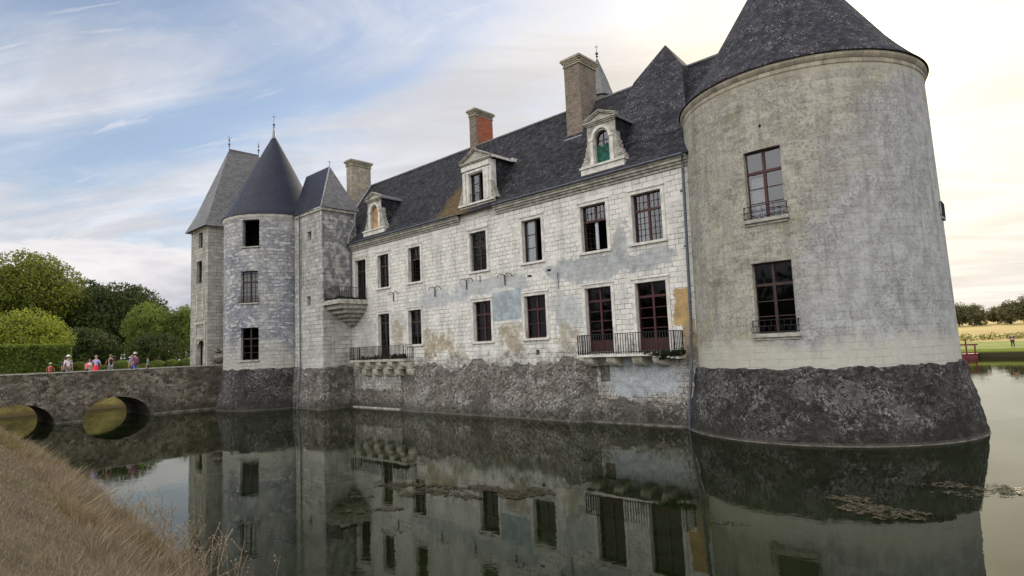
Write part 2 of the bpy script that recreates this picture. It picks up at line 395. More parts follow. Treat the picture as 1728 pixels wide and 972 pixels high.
def rubble(name, dark, mid, light, lightamt=.35, scale=3.2, brown=.0):
    m, T, b = newmat(name)
    pos = T.n('ShaderNodeNewGeometry').outputs['Position']
    warp = T.n('ShaderNodeTexNoise', {'Vector': pos, 'Scale': 3.5, 'Detail': 6., 'Roughness': .65}).outputs['Color']
    p2 = T.v('ADD', pos, T.v('SCALE', T.v('SUBTRACT', warp, (.5, .5, .5)), scale=.55))
    p3 = T.v('MULTIPLY', p2, (1, 1, 1.5))
    vo = T.n('ShaderNodeTexVoronoi', {'Vector': p3, 'Scale': scale, 'Randomness': 1.})
    ve = T.n('ShaderNodeTexVoronoi', {'Vector': p3, 'Scale': scale}, feature='DISTANCE_TO_EDGE')
    rnd = T.xyz(vo.outputs['Color'])[0]
    n1 = T.noise(pos, .9, 9, .70, .5); n2 = T.noise(pos, 9., 9, .78); n3 = T.noise(pos, 34., 6, .78); n4 = T.noise(pos, 3., 7, .7)
    c = T.mix(T.step(T.m('ADD', T.m('MULTIPLY', rnd, .45), T.m('MULTIPLY', n2, .75)), .35, .85), dark, mid)
    lich = T.m('MULTIPLY', T.step(T.m('ADD', n2, T.m('MULTIPLY', T.m('SUBTRACT', n1, .5), 1.1)), .53, .64), lightamt)
    c = T.mix(lich, c, light)
    sp = T.m('MULTIPLY', T.step(n3, .56, .64), T.step(n4, .44, .58))
    c = T.mix(T.m('MULTIPLY', sp, min(1, lightamt*1.5)), c, tuple(min(.7, x*1.3) for x in light))
    dk = T.m('MULTIPLY', T.step(n3, .47, .40), .75)
    c = T.mix(dk, c, tuple(x*.6 for x in dark))
    edge = T.step(ve.outputs['Distance'], .07, .0)
    c = T.mix(T.m('MULTIPLY', T.m('MULTIPLY', edge, .55), T.step(n4, .4, .6)), c, tuple(x*.6 for x in dark))
    c = T.mix(T.m('MULTIPLY', T.step(n1, .50, .64), .6), c, tuple(x*.75 for x in dark))
    if brown: c = T.mix(T.m('MULTIPLY', T.step(T.noise(pos, .6, 5, .6), .48, .62), brown), c, (.11, .085, .055))
    big_ = T.n('ShaderNodeTexVoronoi', {'Vector': p3, 'Scale': scale*.42, 'Randomness': 1.})
    c = T.mix(T.m('MULTIPLY', T.step(T.xyz(big_.outputs['Color'])[1], .55, .8), .45), c, T.mix(n2, dark, mid))
    bt = T.noise(T.v('MULTIPLY', pos, (1., 1., 1.4)), .45, 6, .65, .6)
    c = T.mix(T.m('MULTIPLY', T.step(bt, .50, .60), .62), c, tuple(x*1.1 for x in dark))
    z = T.xyz(pos)[2]
    wet = T.step(T.m('ADD', z, T.m('MULTIPLY', T.m('SUBTRACT', n4, .5), 1.1)), .75, .15)
    c = T.mix(T.m('MULTIPLY', wet, .6), c, (.035, .034, .026))
    tl = T.m('MULTIPLY', T.step(z, .12, .05), T.step(z, .0, .03))
    c = T.mix(T.m('MULTIPLY', tl, .5), c, (.16, .15, .13))
    T.set(b.inputs['Base Color'], c); b.inputs['Roughness'].default_value = .93
    b.inputs['Specular IOR Level'].default_value = .15
    h = T.m('ADD', T.m('MULTIPLY', T.step(ve.outputs['Distance'], 0., .14), .35), T.m('ADD', T.m('MULTIPLY', n2, .9), T.m('MULTIPLY', n3, .6)))
    T.set(b.inputs['Normal'], T.n('ShaderNodeBump', {'Strength': 1., 'Distance': .05, 'Height': h}).outputs[0])
    return m
MAT['rubble_dark'] = rubble('dark_rubble', (.028, .026, .026), (.11, .105, .10), (.55, .55, .55), .62, 6.5)
MAT['rubble_mid'] = rubble('grey_rubble', (.065, .058, .05), (.31, .285, .245), (.70, .70, .70), .95, 7.)
MAT['rubble_bridge'] = rubble('bridge_rubble', (.06, .052, .042), (.36, .32, .25), (.56, .53, .45), .65, 3.8, .5)

def slate(name, a, bcol, lich=.3, bw=.22, rh=.13, rough=.55, moss=0., spotcol=(.34, .34, .35), spec=.5, ao=.0):
    m, T, b = newmat(name)
    uv = T.n('ShaderNodeTexCoord').outputs['UV']
    pos = T.n('ShaderNodeNewGeometry').outputs['Position']
    X, Y, Z = T.xyz(pos)[:3]
    br = T.n('ShaderNodeTexBrick', {'Vector': uv, 'Color1': (0, 0, 0), 'Color2': (1, 1, 1), 'Mortar': (.3, .3, .3), 'Scale': 1.0,
             'Mortar Size': .008, 'Mortar Smooth': .2, 'Bias': 0., 'Brick Width': bw, 'Row Height': rh}, offset=.5)
    nA = T.noise(pos, .6, 6, .6, .3); nB = T.noise(pos, 5., 6, .65); nC = T.noise(pos, 17., 4, .6)
    v = T.m('ADD', T.m('MULTIPLY', br.outputs['Color'], .55), T.m('MULTIPLY', nB, .6))
    c = T.mix(T.step(v, .2, .95), a, bcol)
    c = T.mix(T.m('MULTIPLY', T.step(nA, .45, .7), .5), c, tuple(x*.55 for x in a))
    sp = T.m('MULTIPLY', T.step(nC, .57, .64), T.step(T.noise(pos, 1.6, 5, .65), .40, .60))
    c = T.mix(T.m('MULTIPLY', T.step(T.noise(pos, 3.2, 8, .72), .50, .66), lich*.35), c, tuple(x*.5 for x in spotcol))
    c = T.mix(T.m('MULTIPLY', sp, lich), c, spotcol)
    if moss:
        # ochre moss running down beside the wall dormer
        f = ellipse(T, T.m('SUBTRACT', X, T.m('MULTIPLY', T.m('SUBTRACT', Z, 11.), .12)), Z, -24.5, 11.6, 1.5, 1.9, nA, .8, .5)
        c = T.mix(T.m('MULTIPLY', f, T.m('MULTIPLY', T.step(nB, .25, .6), moss)), c, (.16, .11, .045))
    c = T.mix(T.m('MULTIPLY', br.outputs['Fac'], .7), c, tuple(x*.35 for x in a))
    T.set(b.inputs['Base Color'], c)
    T.set(b.inputs['Roughness'], T.step(nB, .3, .7, rough-.08, rough+.15)); b.inputs['Specular IOR Level'].default_value = spec
    # each course laps over the next: a saw-tooth height
    vv = T.xyz(uv)[1]
    saw = T.m('SUBTRACT', 1., T.m('FRACT', T.m('DIVIDE', vv, rh)))
    h = T.m('ADD', T.m('MULTIPLY', saw, .7), T.m('ADD', T.m('MULTIPLY', nB, .35), T.m('MULTIPLY', br.outputs['Color'], .25)))
    T.set(b.inputs['Normal'], T.n('ShaderNodeBump', {'Strength': .6, 'Distance': .02, 'Height': h}).outputs[0])
    return m
MAT['slate_old'] = slate('old_slate', (.014, .014, .018), (.046, .045, .053), .7, moss=.9, spec=.12, rough=.75, spotcol=(.26, .26, .27))
MAT['slate_big'] = slate('speckled_slate', (.020, .020, .026), (.052, .051, .062), .75, spec=.15, rough=.72, spotcol=(.36, .35, .36))
MAT['slate_new'] = slate('new_slate', (.012, .015, .030), (.020, .025, .046), .02, rh=.11, rough=.42, spec=.25)
MAT['slate_grey'] = slate('grey_slate', (.10, .10, .105), (.19, .185, .185), .12, rough=.5, spec=.6)
MAT['lead'] = simple('lead_flashing', (.22, .23, .25), .5, .2, 4., metal=.3)
MAT['zinc'] = simple('grey_zinc_pipe', (.10, .115, .14), .5, .25, 5., metal=.4)
MAT['iron'] = simple('black_iron', (.016, .014, .016), .55, .3, 9., metal=.3)
MAT['rust_red'] = simple('dark_red_paint', (.052, .012, .013), .5, .3, 7.)
MAT['brown'] = simple('brown_paint', (.035, .018, .016), .55, .35, 8.)
MAT['darkroom'] = simple('dark_room', (.012, .011, .011), .95, .2, 2., spec=.05)
MAT['curtain'] = simple('white_curtain', (.62, .64, .68), .95, .12, 7.)
MAT['cream'] = simple('cream_daylight_sheet', (.80, .77, .68), .95, .06, 3.)  # no blind: cream colour stands in for daylight seen through the tower
MAT['green'] = simple('green_netting', (.007, .085, .058), .8, .6, 7.)
MAT['ply'] = simple('plywood_board', (.42, .24, .11), .8, .25, 3.)
MAT['shutter'] = simple('wood_shutter', (.022, .009, .008), .6, .3, 7.)

def glassmat(name='window_glass', gain=1.9, tint=(.9, .93, 1.)):
    m = bpy.data.materials.new(name); m.use_nodes = True
    t = m.node_tree; t.nodes.clear(); T = NT(t)
    pos = T.n('ShaderNodeNewGeometry').outputs['Position']
    nb = T.n('ShaderNodeBump', {'Strength': .06, 'Distance': .01, 'Height': T.noise(pos, 3., 2, .5)}).outputs[0]
    fr = T.n('ShaderNodeFresnel', {'IOR': gain, 'Normal': nb})
    gl = T.n('ShaderNodeBsdfGlossy', {'Color': tint, 'Roughness': .03, 'Normal': nb})
    tr = T.n('ShaderNodeBsdfTransparent', {'Color': (.72, .74, .75)})
    mx = T.n('ShaderNodeMixShader', {0: fr.outputs[0], 1: tr.outputs[0], 2: gl.outputs[0]})
    T.n('ShaderNodeOutputMaterial', {'Surface': mx.outputs[0]})
    return m
MAT['glass'] = glassmat()
MAT['glass_dim'] = glassmat('old_window_glass', 1.35)

def leafmat(name, a, b_, trans=.35, sc_=.35, rnd=.45):
    m = bpy.data.materials.new(name); m.use_nodes = True
    t = m.node_tree; t.nodes.clear(); T = NT(t)
    pos = T.n('ShaderNodeNewGeometry')
    n = T.noise(pos.outputs['Position'], sc_, 4, .6)
    rn = pos.outputs['Random Per Island']
    c = T.mix(T.step(T.m('ADD', T.m('MULTIPLY', n, .7), T.m('MULTIPLY', rn, rnd)), .3, .85), a, b_)
    d = T.n('ShaderNodeBsdfPrincipled', {'Base Color': c, 'Roughness': .6, 'Specular IOR Level': .25})
    tl = T.n('ShaderNodeBsdfTranslucent', {'Color': T.mix(.5, c, tuple(min(1, x*2.2) for x in b_))})
    mx = T.n('ShaderNodeMixShader', {0: trans, 1: d.outputs[0], 2: tl.outputs[0]})
    T.n('ShaderNodeOutputMaterial', {'Surface': mx.outputs[0]})
    return m
MAT['leaf_dark'] = leafmat('dark_oak_leaves', (.015, .026, .009), (.058, .078, .018), .22)
MAT['leaf_olive'] = leafmat('olive_oak_leaves', (.035, .050, .012), (.16, .18, .026), .35)
MAT['leaf_yellow'] = leafmat('yellow_green_leaves', (.05, .075, .012), (.24, .27, .035), .4, .7)
MAT['leaf_mid'] = leafmat('mid_green_leaves', (.05, .08, .016), (.16, .21, .04), .38)
MAT['leaf_far'] = leafmat('far_backlit_leaves', (.085, .085, .045), (.16, .155, .075), .3, .1)  # pale olive has the backlight glow of the far trees painted in
MAT['leaf_ivy'] = leafmat('dark_weed_leaves', (.012, .016, .008), (.035, .045, .016), .1)
MAT['hedge'] = leafmat('clipped_hedge_leaves', (.045, .075, .012), (.15, .20, .03), .35, 1.2)
MAT['bark'] = simple('bark', (.07, .055, .04), .95, .35, 5., bump=.6)

# ------------------------------------------------------------------ terrain and water
YB = [(-400, 4.9), (-60, 4.9), (-45, 4.85), (-30, 4.6), (-20, 4.15), (-14, 3.7), (-10, 3.35), (-6, 3.15), (0, 3.1), (60, 3.1), (400, 3.1)]
def ybank(x):
    for k in range(len(YB)-1):
        if x <= YB[k+1][0]:
            t = (x-YB[k][0])/(YB[k+1][0]-YB[k][0]); return YB[k][1]+(YB[k+1][1]-YB[k][1])*t
    return 3.2
def sstep(t): t = max(0, min(1, t)); return t*t*(3-2*t)
def height(x, y):
    # distance into the land, positive on land
    dn = ybank(x)-y + .15*noise.noise(Vector((x*.6, y*.6, 0)))
    dl = -55.6-x + .4*noise.noise(Vector((x*.2, y*.3, 3)))
    dfar = y-88.0 + .5*noise.noise(Vector((x*.15, 0, 5)))
    dr = x-60
    near_top = 1.62 + .95*sstep((-x-22)/20)
    h = -1.5
    if dn > -2: h = max(h, min(-.1+dn*.72, near_top) if dn < 3 else near_top)
    if dn > 3: h = max(h, near_top)
    if dl > -2: h = max(h, min(-.1+dl*.75, 2.55) if dl < 4 else 2.55+min(.9, (dl-4)*.004))
    if dfar > -2: h = max(h, min(-.1+dfar*1.3, .95) if dfar < 1.5 else .95+max(0, min(dfar, 260)-6)*.026)
    if dr > -2: h = max(h, min(-.1+dr*.6, 1.2))
    if h > 0: h += .05*noise.noise(Vector((x*.9, y*.9, 1)))*min(1, h)
    return h
def axis(parts):
    out = []
    for a, b, st in parts:
        k = max(1, int(round((b-a)/st))); out += [a+(b-a)*i/k for i in range(k)]
    return out+[parts[-1][1]]
gxs = axis([(-3000, -400, 400), (-400, -130, 30), (-130, -62, 6), (-62, -50, .6), (-50, 2, .5), (2, 62, 3), (62, 400, 40), (400, 3000, 400)])
gys = axis([(-1500, -60, 180), (-60, -6, 6), (-6, -1, .5), (-1, 5.6, .2), (5.6, 86, 3), (86, 92, .4), (92, 140, 4), (140, 400, 20), (400, 4000, 450)])
GV = [(x, y, height(x, y)) for y in gys for x in gxs]; nx = len(gxs)
GF = [(j*nx+i, j*nx+i+1, (j+1)*nx+i+1, (j+1)*nx+i) for j in range(len(gys)-1) for i in range(nx-1)]
gm, T, b = newmat('ground_cover')
pos = T.n('ShaderNodeNewGeometry').outputs['Position']; X, Y, Z = T.xyz(pos)[:3]
nA = T.noise(pos, .8, 6, .6); nB = T.noise(pos, 9., 6, .7); nF = T.noise(T.v('MULTIPLY', pos, (.25, 1., 1.)), .12, 4, .6)
dry = T.mix(T.step(T.m('ADD', T.m('MULTIPLY', nA, .5), T.m('MULTIPLY', nB, .6)), .3, .8), (.10, .078, .05), (.30, .235, .155))
dry = T.mix(T.m('MULTIPLY', T.step(nA, .56, .7), .5), dry, (.10, .095, .04))
lawn = T.mix(T.step(T.m('ADD', T.m('MULTIPLY', nF, .6), T.m('MULTIPLY', nA, .5)), .35, .8), (.11, .15, .025), (.24, .27, .055))
bankg = T.mix(T.step(T.m('ADD', T.m('MULTIPLY', nB, .5), T.m('MULTIPLY', nA, .6)), .4, .75), (.06, .052, .02), (.21, .18, .06))
left = T.step(X, -51., -54.); bank_z = T.step(Z, 2.45, 2.2)
c = T.mix(left, dry, T.mix(bank_z, lawn, T.mix(T.step(T.m('ADD', Z, T.m('MULTIPLY', nB, .5)), .75, .35), bankg, (.07, .055, .025))))
far = T.step(Y, 60., 70.)
field = T.mix(T.step(nF, .35, .65), (.34, .25, .09), (.44, .34, .13))
farc = T.mix(T.step(T.m('ADD', Y, T.m('MULTIPLY', nA, 3.)), 112., 114.), lawn, field)
farc = T.mix(T.step(Z, .75, .45), farc, (.035, .03, .015))
c = T.mix(far, c, farc)
mudf = T.m('MULTIPLY', T.step(Z, .12, .0), T.m('SUBTRACT', 1., far))
c = T.mix(mudf, c, (.06, .05, .03))
T.set(b.inputs['Base Color'], c); b.inputs['Roughness'].default_value = .95; b.inputs['Specular IOR Level'].default_value = .1
T.set(b.inputs['Normal'], T.n('ShaderNodeBump', {'Strength': .8, 'Distance': .06, 'Height': T.m('ADD', nB, T.m('MULTIPLY', nA, .6))}).outputs[0])
tag(raw_mesh('ground', GV, GF, gm, smooth=True), kind='structure')

wm = bpy.data.materials.new('moat_water'); wm.use_nodes = True; wm.node_tree.nodes.clear(); T = NT(wm.node_tree)
pos = T.n('ShaderNodeNewGeometry').outputs['Position']; X, Y, Z = T.xyz(pos)[:3]
nw = T.noise(T.v('MULTIPLY', pos, (1., 1., 0.)), .7, 3, .5); nr = T.noise(T.v('MULTIPLY', pos, (1., 1.6, 0.)), 5.0, 4, .55)
film = T.noise(T.v('MULTIPLY', pos, (1., .8, 0.)), .35, 6, .65, .6)
hb = T.m('ADD', T.m('MULTIPLY', nw, .8), T.m('MULTIPLY', nr, T.step(film, .42, .62, .03, .35)))
bp = T.n('ShaderNodeBump', {'Strength': .10, 'Distance': .03, 'Height': hb}).outputs[0]
mud = T.mix(T.step(film, .4, .65), (.005, .008, .002), (.011, .016, .005))
d = T.n('ShaderNodeBsdfDiffuse', {'Color': mud})
gl = T.n('ShaderNodeBsdfGlossy', {'Color': (.86, .88, .82), 'Roughness': .014, 'Normal': bp})
fr = T.n('ShaderNodeFresnel', {'IOR': 1.33, 'Normal': bp})
mx = T.n('ShaderNodeMixShader', {0: fr.outputs[0], 1: d.outputs[0], 2: gl.outputs[0]})
T.n('ShaderNodeOutputMaterial', {'Surface': mx.outputs[0]})
b = MB(); b.face([(-70, -2, 0), (80, -2, 0), (80, 95, 0), (-70, 95, 0)]); tag(b.build('water', wm), kind='structure')

# ------------------------------------------------------------------ wall builder with openings
def wall_grid(mb, mapf, u0, u1, z0, z1, holes, depth, du=1.5, dz=2.0, uoff=0.):
    us = sorted(set([u0, u1]+[h[0] for h in holes]+[h[1] for h in holes]))
    zs = sorted(set([z0, z1]+[h[2] for h in holes]+[h[3] for h in holes]))
    us = [u for u in us if u0 <= u <= u1]; zs = [z for z in zs if z0 <= z <= z1]
    def sub(a, st):
        o = []
        for i in range(len(a)-1):
            k = max(1, int(math.ceil((a[i+1]-a[i])/st-1e-6))); o += [a[i]+(a[i+1]-a[i])*j/k for j in range(k)]
        return o+[a[-1]]
    us2 = sub(us, du); zs2 = sub(zs, dz)
    def inhole(u, z): return any(h[0] < u < h[1] and h[2] < z < h[3] for h in holes)
    for i in range(len(us2)-1):
        for j in range(len(zs2)-1):
            a, b_, c, d = us2[i], us2[i+1], zs2[j], zs2[j+1]
            if inhole((a+b_)/2, (c+d)/2): continue
            mb.face([mapf(a, c, 0), mapf(b_, c, 0), mapf(b_, d, 0), mapf(a, d, 0)], [(a+uoff, c), (b_+uoff, c), (b_+uoff, d), (a+uoff, d)])
    for h in holes:
        a, b_, c, d = h[:4]; D = h[4] if len(h) > 4 else depth
        for (p, q) in (((a, c), (a, d)), ((b_, d), (b_, c)), ((a, d), (b_, d)), ((b_, c), (a, c))):
            mb.face([mapf(p[0], p[1], 0), mapf(q[0], q[1], 0), mapf(q[0], q[1], D), mapf(p[0], p[1], D)],
                    [(p[0], p[1]), (q[0], q[1]), (q[0]+.2, q[1]+D), (p[0]+.2, p[1]+D)])

class Frame:
    """flat local frame: O centre of the opening at sill level on the wall face, U right, N out"""
    def __init__(s, O, U, N): s.O = Vector(O); s.U = Vector(U).normalized(); s.N = Vector(N).normalized(); s.Z = Vector((0, 0, 1))
    def box(s, mb, u0, u1, n0, n1, z0, z1): mb.lbox(s.O, s.U, s.N, s.Z, u0, u1, n0, n1, z0, z1)
    def p(s, u, n, z): return s.O+s.U*u+s.N*n+s.Z*z

def room(fr, w, h, dep, parent, back=1.6):
    b = MB(); a = w/2+.25
    n0, n1 = -dep-.06, -dep-back
    P = lambda u, n, z: fr.p(u, n, z)
    b.face([P(-a, n1, -.2), P(a, n1, -.2), P(a, n1, h+.2), P(-a, n1, h+.2)])
    for uu in (-a, a): b.face([P(uu, n0, -.2), P(uu, n1, -.2), P(uu, n1, h+.2), P(uu, n0, h+.2)])
    for z in (-.2, h+.2): b.face([P(-a, n0, z), P(a, n0, z), P(a, n1, z), P(-a, n1, z)])
    # closing ring so no light leaks round the frame
    for q in ((-a, -w/2, -.2, h+.2), (w/2, a, -.2, h+.2), (-w/2, w/2, -.2, 0), (-w/2, w/2, h, h+.2)):
        b.face([P(q[0], n0, q[2]), P(q[1], n0, q[2]), P(q[1], n0, q[3]), P(q[0], n0, q[3])])
    return b.build('room', MAT['darkroom'], parent)

def window(parent, fr, w, h, dep=.2, style='lattice', frame='rust_red', label=None, transom=.66, curtain=None, glass='glass', nx=3, nz=(2, 5), guard=False, board=False):
    mb = MB(); n0, n1 = -dep-.05, -dep; t = .055
    for q in ((-w/2, -w/2+t, 0, h), (w/2-t, w/2, 0, h), (-w/2+t, w/2-t, 0, t), (-w/2+t, w/2-t, h-t, h)):
        fr.box(mb, q[0], q[1], n0, n1, q[2], q[3])
    tz = h*transom
    if style in ('lattice', 'french', 'open', 'cross'):
        fr.box(mb, -.045, .045, n0, n1+.02, t if style != 'open' else tz, h-t)
        fr.box(mb, -w/2+t, -.045, n0, n1+.02, tz-.05, tz+.04); fr.box(mb, .045, w/2-t, n0, n1+.02, tz-.05, tz+.04)
    if style == 'casement':
        fr.box(mb, .06, .15, n0, n1+.02, t, h-t); 
    if style == 'shutter':
        fr.box(mb, -.03, .03, n0, n1+.015, t, h-t)
    if style == 'french':
        fr.box(mb, -w/2+t, -.045, n0+.01, n1-.005, t, h*.20); fr.box(mb, .045, w/2-t, n0+.01, n1-.005, t, h*.20)
    win = mb.build('window', MAT[frame], parent)
    if label: win['label'] = label
    # glazing bars
    gb = MB(); g = .011 if style in ('lattice', 'open') else .016
    def bars(ua, ub, za, zb, kx, kz):
        for i in range(1, kx):
            u = ua+(ub-ua)*i/kx; fr.box(gb, u-g, u+g, n0+.012, n1-.008, za, zb)
        for j in range(1, kz):
            z = za+(zb-za)*j/kz; fr.box(gb, ua, ub, n0+.010, n1-.010, z-g, z+g)
    L, R_ = (-w/2+t, -.045), (.045, w/2-t)
    if style in ('lattice',):
        for s_ in (L, R_): bars(s_[0], s_[1], t, tz-.05, nx, nz[1]); bars(s_[0], s_[1], tz+.04, h-t, nx, nz[0])
    elif style == 'open':
        for s_ in (L, R_): bars(s_[0], s_[1], tz+.04, h-t, nx, nz[0])
    elif style in ('french', 'cross'):
        for s_ in (L, R_): bars(s_[0], s_[1], h*.20 if style == 'french' else t, tz-.05, 1, nz[1]); bars(s_[0], s_[1], tz+.04, h-t, 1, nz[0])
    elif style == 'casement': bars(-w/2+t, .06, t, h-t, 1, 3)
    if gb.f: gb.build('glazing_bar', MAT[frame if style in ('french', 'cross') else 'iron'], win)
    # pane
    pb = MB()
    def pane(u0, u1, z0, z1): pb.face([fr.p(u0, n0+.023, z0), fr.p(u1, n0+.023, z0), fr.p(u1, n0+.023, z1), fr.p(u0, n0+.023, z1)])
    if style == 'open': pane(-w/2+t, w/2-t, tz, h-t)
    elif style == 'casement': pane(-w/2+t, .06, t, h-t)
    elif style == 'empty': pass
    elif style == 'shutter': pass
    else: pane(-w/2+t, w/2-t, t, h-t)
    if pb.f: pb.build('pane', MAT[glass], win)
    if style == 'shutter':
        sb = MB()
        for (a_, b_) in ((-w/2+t, -.03), (.03, w/2-t)):
            fr.box(sb, a_, b_, n0-.015, n0+.025, t, h-t)
            for k in range(3):
                z = t+(h-2*t)*(k+.5)/3; fr.box(sb, a_+.06, b_-.06, n0+.025, n0+.035, z-.22, z+.22)
        sb.build('shutter', MAT['shutter'], win)
    if style == 'open':
        # the left leaf swings inwards
        sb = MB(); ang = math.radians(62); O = fr.p(-w/2+t, n0, 0)
        U2 = fr.U*math.cos(ang)-fr.N*math.sin(ang); N2 = fr.U*math.sin(ang)+fr.N*math.cos(ang); lw = w/2-t
        bx = lambda u0, u1, a, b2, z0, z1: sb.lbox(O, U2, N2, fr.Z, u0, u1, a, b2, z0, z1)
        bx(0, .06, -.02, .02, t, tz-.05); bx(lw-.06, lw, -.02, .02, t, tz-.05); bx(.06, lw-.06, -.02, .02, t, t+.08); bx(.06, lw-.06, -.02, .02, tz-.13, tz-.05)
        for i in range(1, 3): bx(.06+(lw-.12)*i/3-.01, .06+(lw-.12)*i/3+.01, -.01, .01, t, tz-.1)
        for j in range(1, 6): bx(.06, lw-.06, -.012, .012, tz*j/6-.01, tz*j/6+.01)
        sb.build('open_leaf', MAT['brown'], win)
    if curtain:
        ua, ub, za, zb, kind = curtain
        cb = MB(); k = 14; dn = -dep-.10
        for i in range(k):
            a_ = ua+(ub-ua)*i/k; b_ = ua+(ub-ua)*(i+1)/k
            fa, fb = .03*math.sin(i*1.9), .03*math.sin((i+1)*1.9)
            cb.face([fr.p(a_, dn+fa, za), fr.p(b_, dn+fb, za), fr.p(b_, dn+fb, zb), fr.p(a_, dn+fa, zb)])
        cb.build('curtain', MAT[kind], win)  # real curtains, and the added daylight sheet in the round tower
    room(fr, w, h, dep, win)
    if guard: rail_guard(win, fr, w, guard)
    return win

def rail_guard(win, fr, w, kind):
    gb = MB(); hh = .42 if kind != 'tall' else .5; a = w/2+.08; o = .14
    for z in (.04, hh*.55, hh):
        gb.tube([fr.p(-a, -.02, z), fr.p(-a, o, z), fr.p(a, o, z), fr.p(a, -.02, z)], .013, 5)
    for k in range(15):
        u = -a+2*a*k/14
        gb.tube([fr.p(u, o, .0), fr.p(u+(.03 if k % 2 else -.03), o+.02, hh*.3), fr.p(u, o, hh*.55)], .007, 4)
        if k % 2 == 0: gb.tube([fr.p(u, o, hh*.55), fr.p(u, o, hh)], .009, 4)
    for u in (-a, a): gb.tube([fr.p(u, .06, 0), fr.p(u, .06, hh)], .01, 4)
    gb.build('guard_rail', MAT['iron'], win)

def surround(parent, fr, w, h, t=.16, pr=.035, sill=True, lintel=True, mat='trim'):
    mb = MB()
    fr.box(mb, -w/2-t, -w/2-.004, .002, pr, 0, h); fr.box(mb, w/2+.004, w/2+t, .002, pr, 0, h)
    fr.box(mb, -w/2-t, w/2+t, .002, pr, h+.004, h+t)
    if lintel: fr.box(mb, -w/2-t-.03, w/2+t+.03, .004, pr+.04, h+t+.002, h+t+.05)
    if sill: fr.box(mb, -w/2-t-.03, w/2+t+.03, .003, pr+.06, -.11, -.004)
    return mb.build('window_surround', MAT[mat], parent)

# ------------------------------------------------------------------ main wing
YF = 21.84
wing = root('castle_wing', (-23, YF, 0), 'long pale stone castle wing with steep slate roof rising straight from the moat', 'castle wing')
fm = lambda u, z, d: (u, YF+d, z)
FW = [  # x0,x1,z0,z1
    ('U7', -13.22, -11.83, 7.48, 9.55), ('U6', -15.90, -14.52, 7.46, 9.56), ('U5', -19.50, -18.25, 7.46, 9.54), ('U4', -23.28, -22.03, 7.47, 9.54),
    ('U3', -28.70, -27.55, 7.46, 9.53), ('U2', -31.86, -30.67, 7.45, 9.52), ('U1', -34.45, -33.2, 6.86, 9.52),
    ('L7', -13.30, -11.87, 2.93, 5.80), ('L6', -15.88, -14.50, 2.93, 5.83), ('L5', -19.55, -18.2, 3.77, 5.81), ('L4', -23.2, -21.87, 3.75, 5.83),
    ('L3', -28.82, -27.6, 3.8, 5.81), ('L2', -31.93, -30.72, 3.05, 5.80), ('D2', -23.18, -22.1, 11.2, 12.75)]
holes = [(q[1], q[2], q[3], q[4]) for q in FW if q[0] != 'D2']
vents = [(-15.3, -14.8, 1.72, 2.42), (-18.95, -18.72, 2.95, 3.2), (-19.3, -19.0, 6.72, 6.84), (-18.05, -17.78, 6.86, 6.97)]
mb = MB()
wall_grid(mb, fm, -37.2, -10.4, -.6, 10.32, holes+[(*v, .4) for v in vents], .22)
# back, ends
mb.face([(-38.4, 28.8, -.6), (-4, 28.8, -.6), (-4, 28.8, 10.7), (-38.4, 28.8, 10.7)])
mb.face([(-38.2, 22.0, -.6), (-38.2, 28.8, -.6), (-38.2, 28.8, 10.7), (-38.2, 25.3, 15.8), (-38.2, 22.0, 11.0)])
for v in vents: mb.face([(v[0], YF+.4, v[2]), (v[1], YF+.4, v[2]), (v[1], YF+.4, v[3]), (v[0], YF+.4, v[3])])
mb.build('wall', MAT['wall'], wing)
for v in vents: b = MB(); b.box(v[0], v[1], YF+.37, YF+.39, v[2], v[3]); b.build('vent_opening', MAT['darkroom'], wing)
b = MB()
for k in range(4): b.tube([(-15.2+k*.11, YF+.12, 1.72), (-15.2+k*.11, YF+.12, 2.42)], .012, 5)
b.build('vent_grille', MAT['iron'], wing)

WL = {'U7': dict(style='lattice', frame='rust_red', curtain=(-.6, -.05, .05, 1.35, 'curtain')),
      'U6': dict(style='open', frame='rust_red', curtain=(-.12, .06, .1, 1.35, 'curtain')),
      'U5': dict(style='casement', frame='brown', curtain=(-.55, .03, .08, 1.95, 'curtain')),
      'U4': dict(style='lattice', frame='brown', glass='glass_dim', nx=3, nz=(3, 6)),
      'U3': dict(style='open', frame='brown', glass='glass_dim'),
      'U2': dict(style='lattice', frame='brown', glass='glass_dim'),
      'U1': dict(style='lattice', frame='brown', glass='glass_dim', transom=.72),
      'L7': dict(style='french', frame='rust_red', glass='glass_dim', transom=.80, nz=(1, 4)),
      'L6': dict(style='french', frame='rust_red', glass='glass_dim', transom=.80, nz=(1, 4)),
      'L5': dict(style='cross', frame='rust_red', glass='glass_dim', transom=.68, nz=(1, 2)), 'L4': dict(style='cross', frame='rust_red', glass='glass_dim', transom=.68, nz=(1, 2)),
      'L3': dict(style='cross', frame='brown', glass='glass_dim', nz=(1, 2)),
      'L2': dict(style='cross', frame='brown', glass='glass_dim', nz=(1, 4), transom=.8)}
WLAB = {'U6': 'leaded window with its lower leaves swung open', 'U5': 'casement with white curtain behind the left pane', 'U7': 'dark red cross window with blue leaded panes',
        'L5': 'dark window with red-brown frame left of the french windows', 'L6': 'dark red french window on the balcony', 'L7': 'dark red french window beside the drainpipe', 'U1': 'door onto the corner balcony'}
for q in FW:
    if q[0] == 'D2': continue
    w, h = q[2]-q[1], q[4]-q[3]
    fr = Frame(((q[1]+q[2])/2, YF, q[3]), (1, 0, 0), (0, -1, 0))
    window(wing, fr, w, h, .2, label=WLAB.get(q[0]), **WL[q[0]])
    surround(wing, fr, w, h, t=.15, sill=q[0] not in ('U1', 'L7', 'L6', 'L2'))
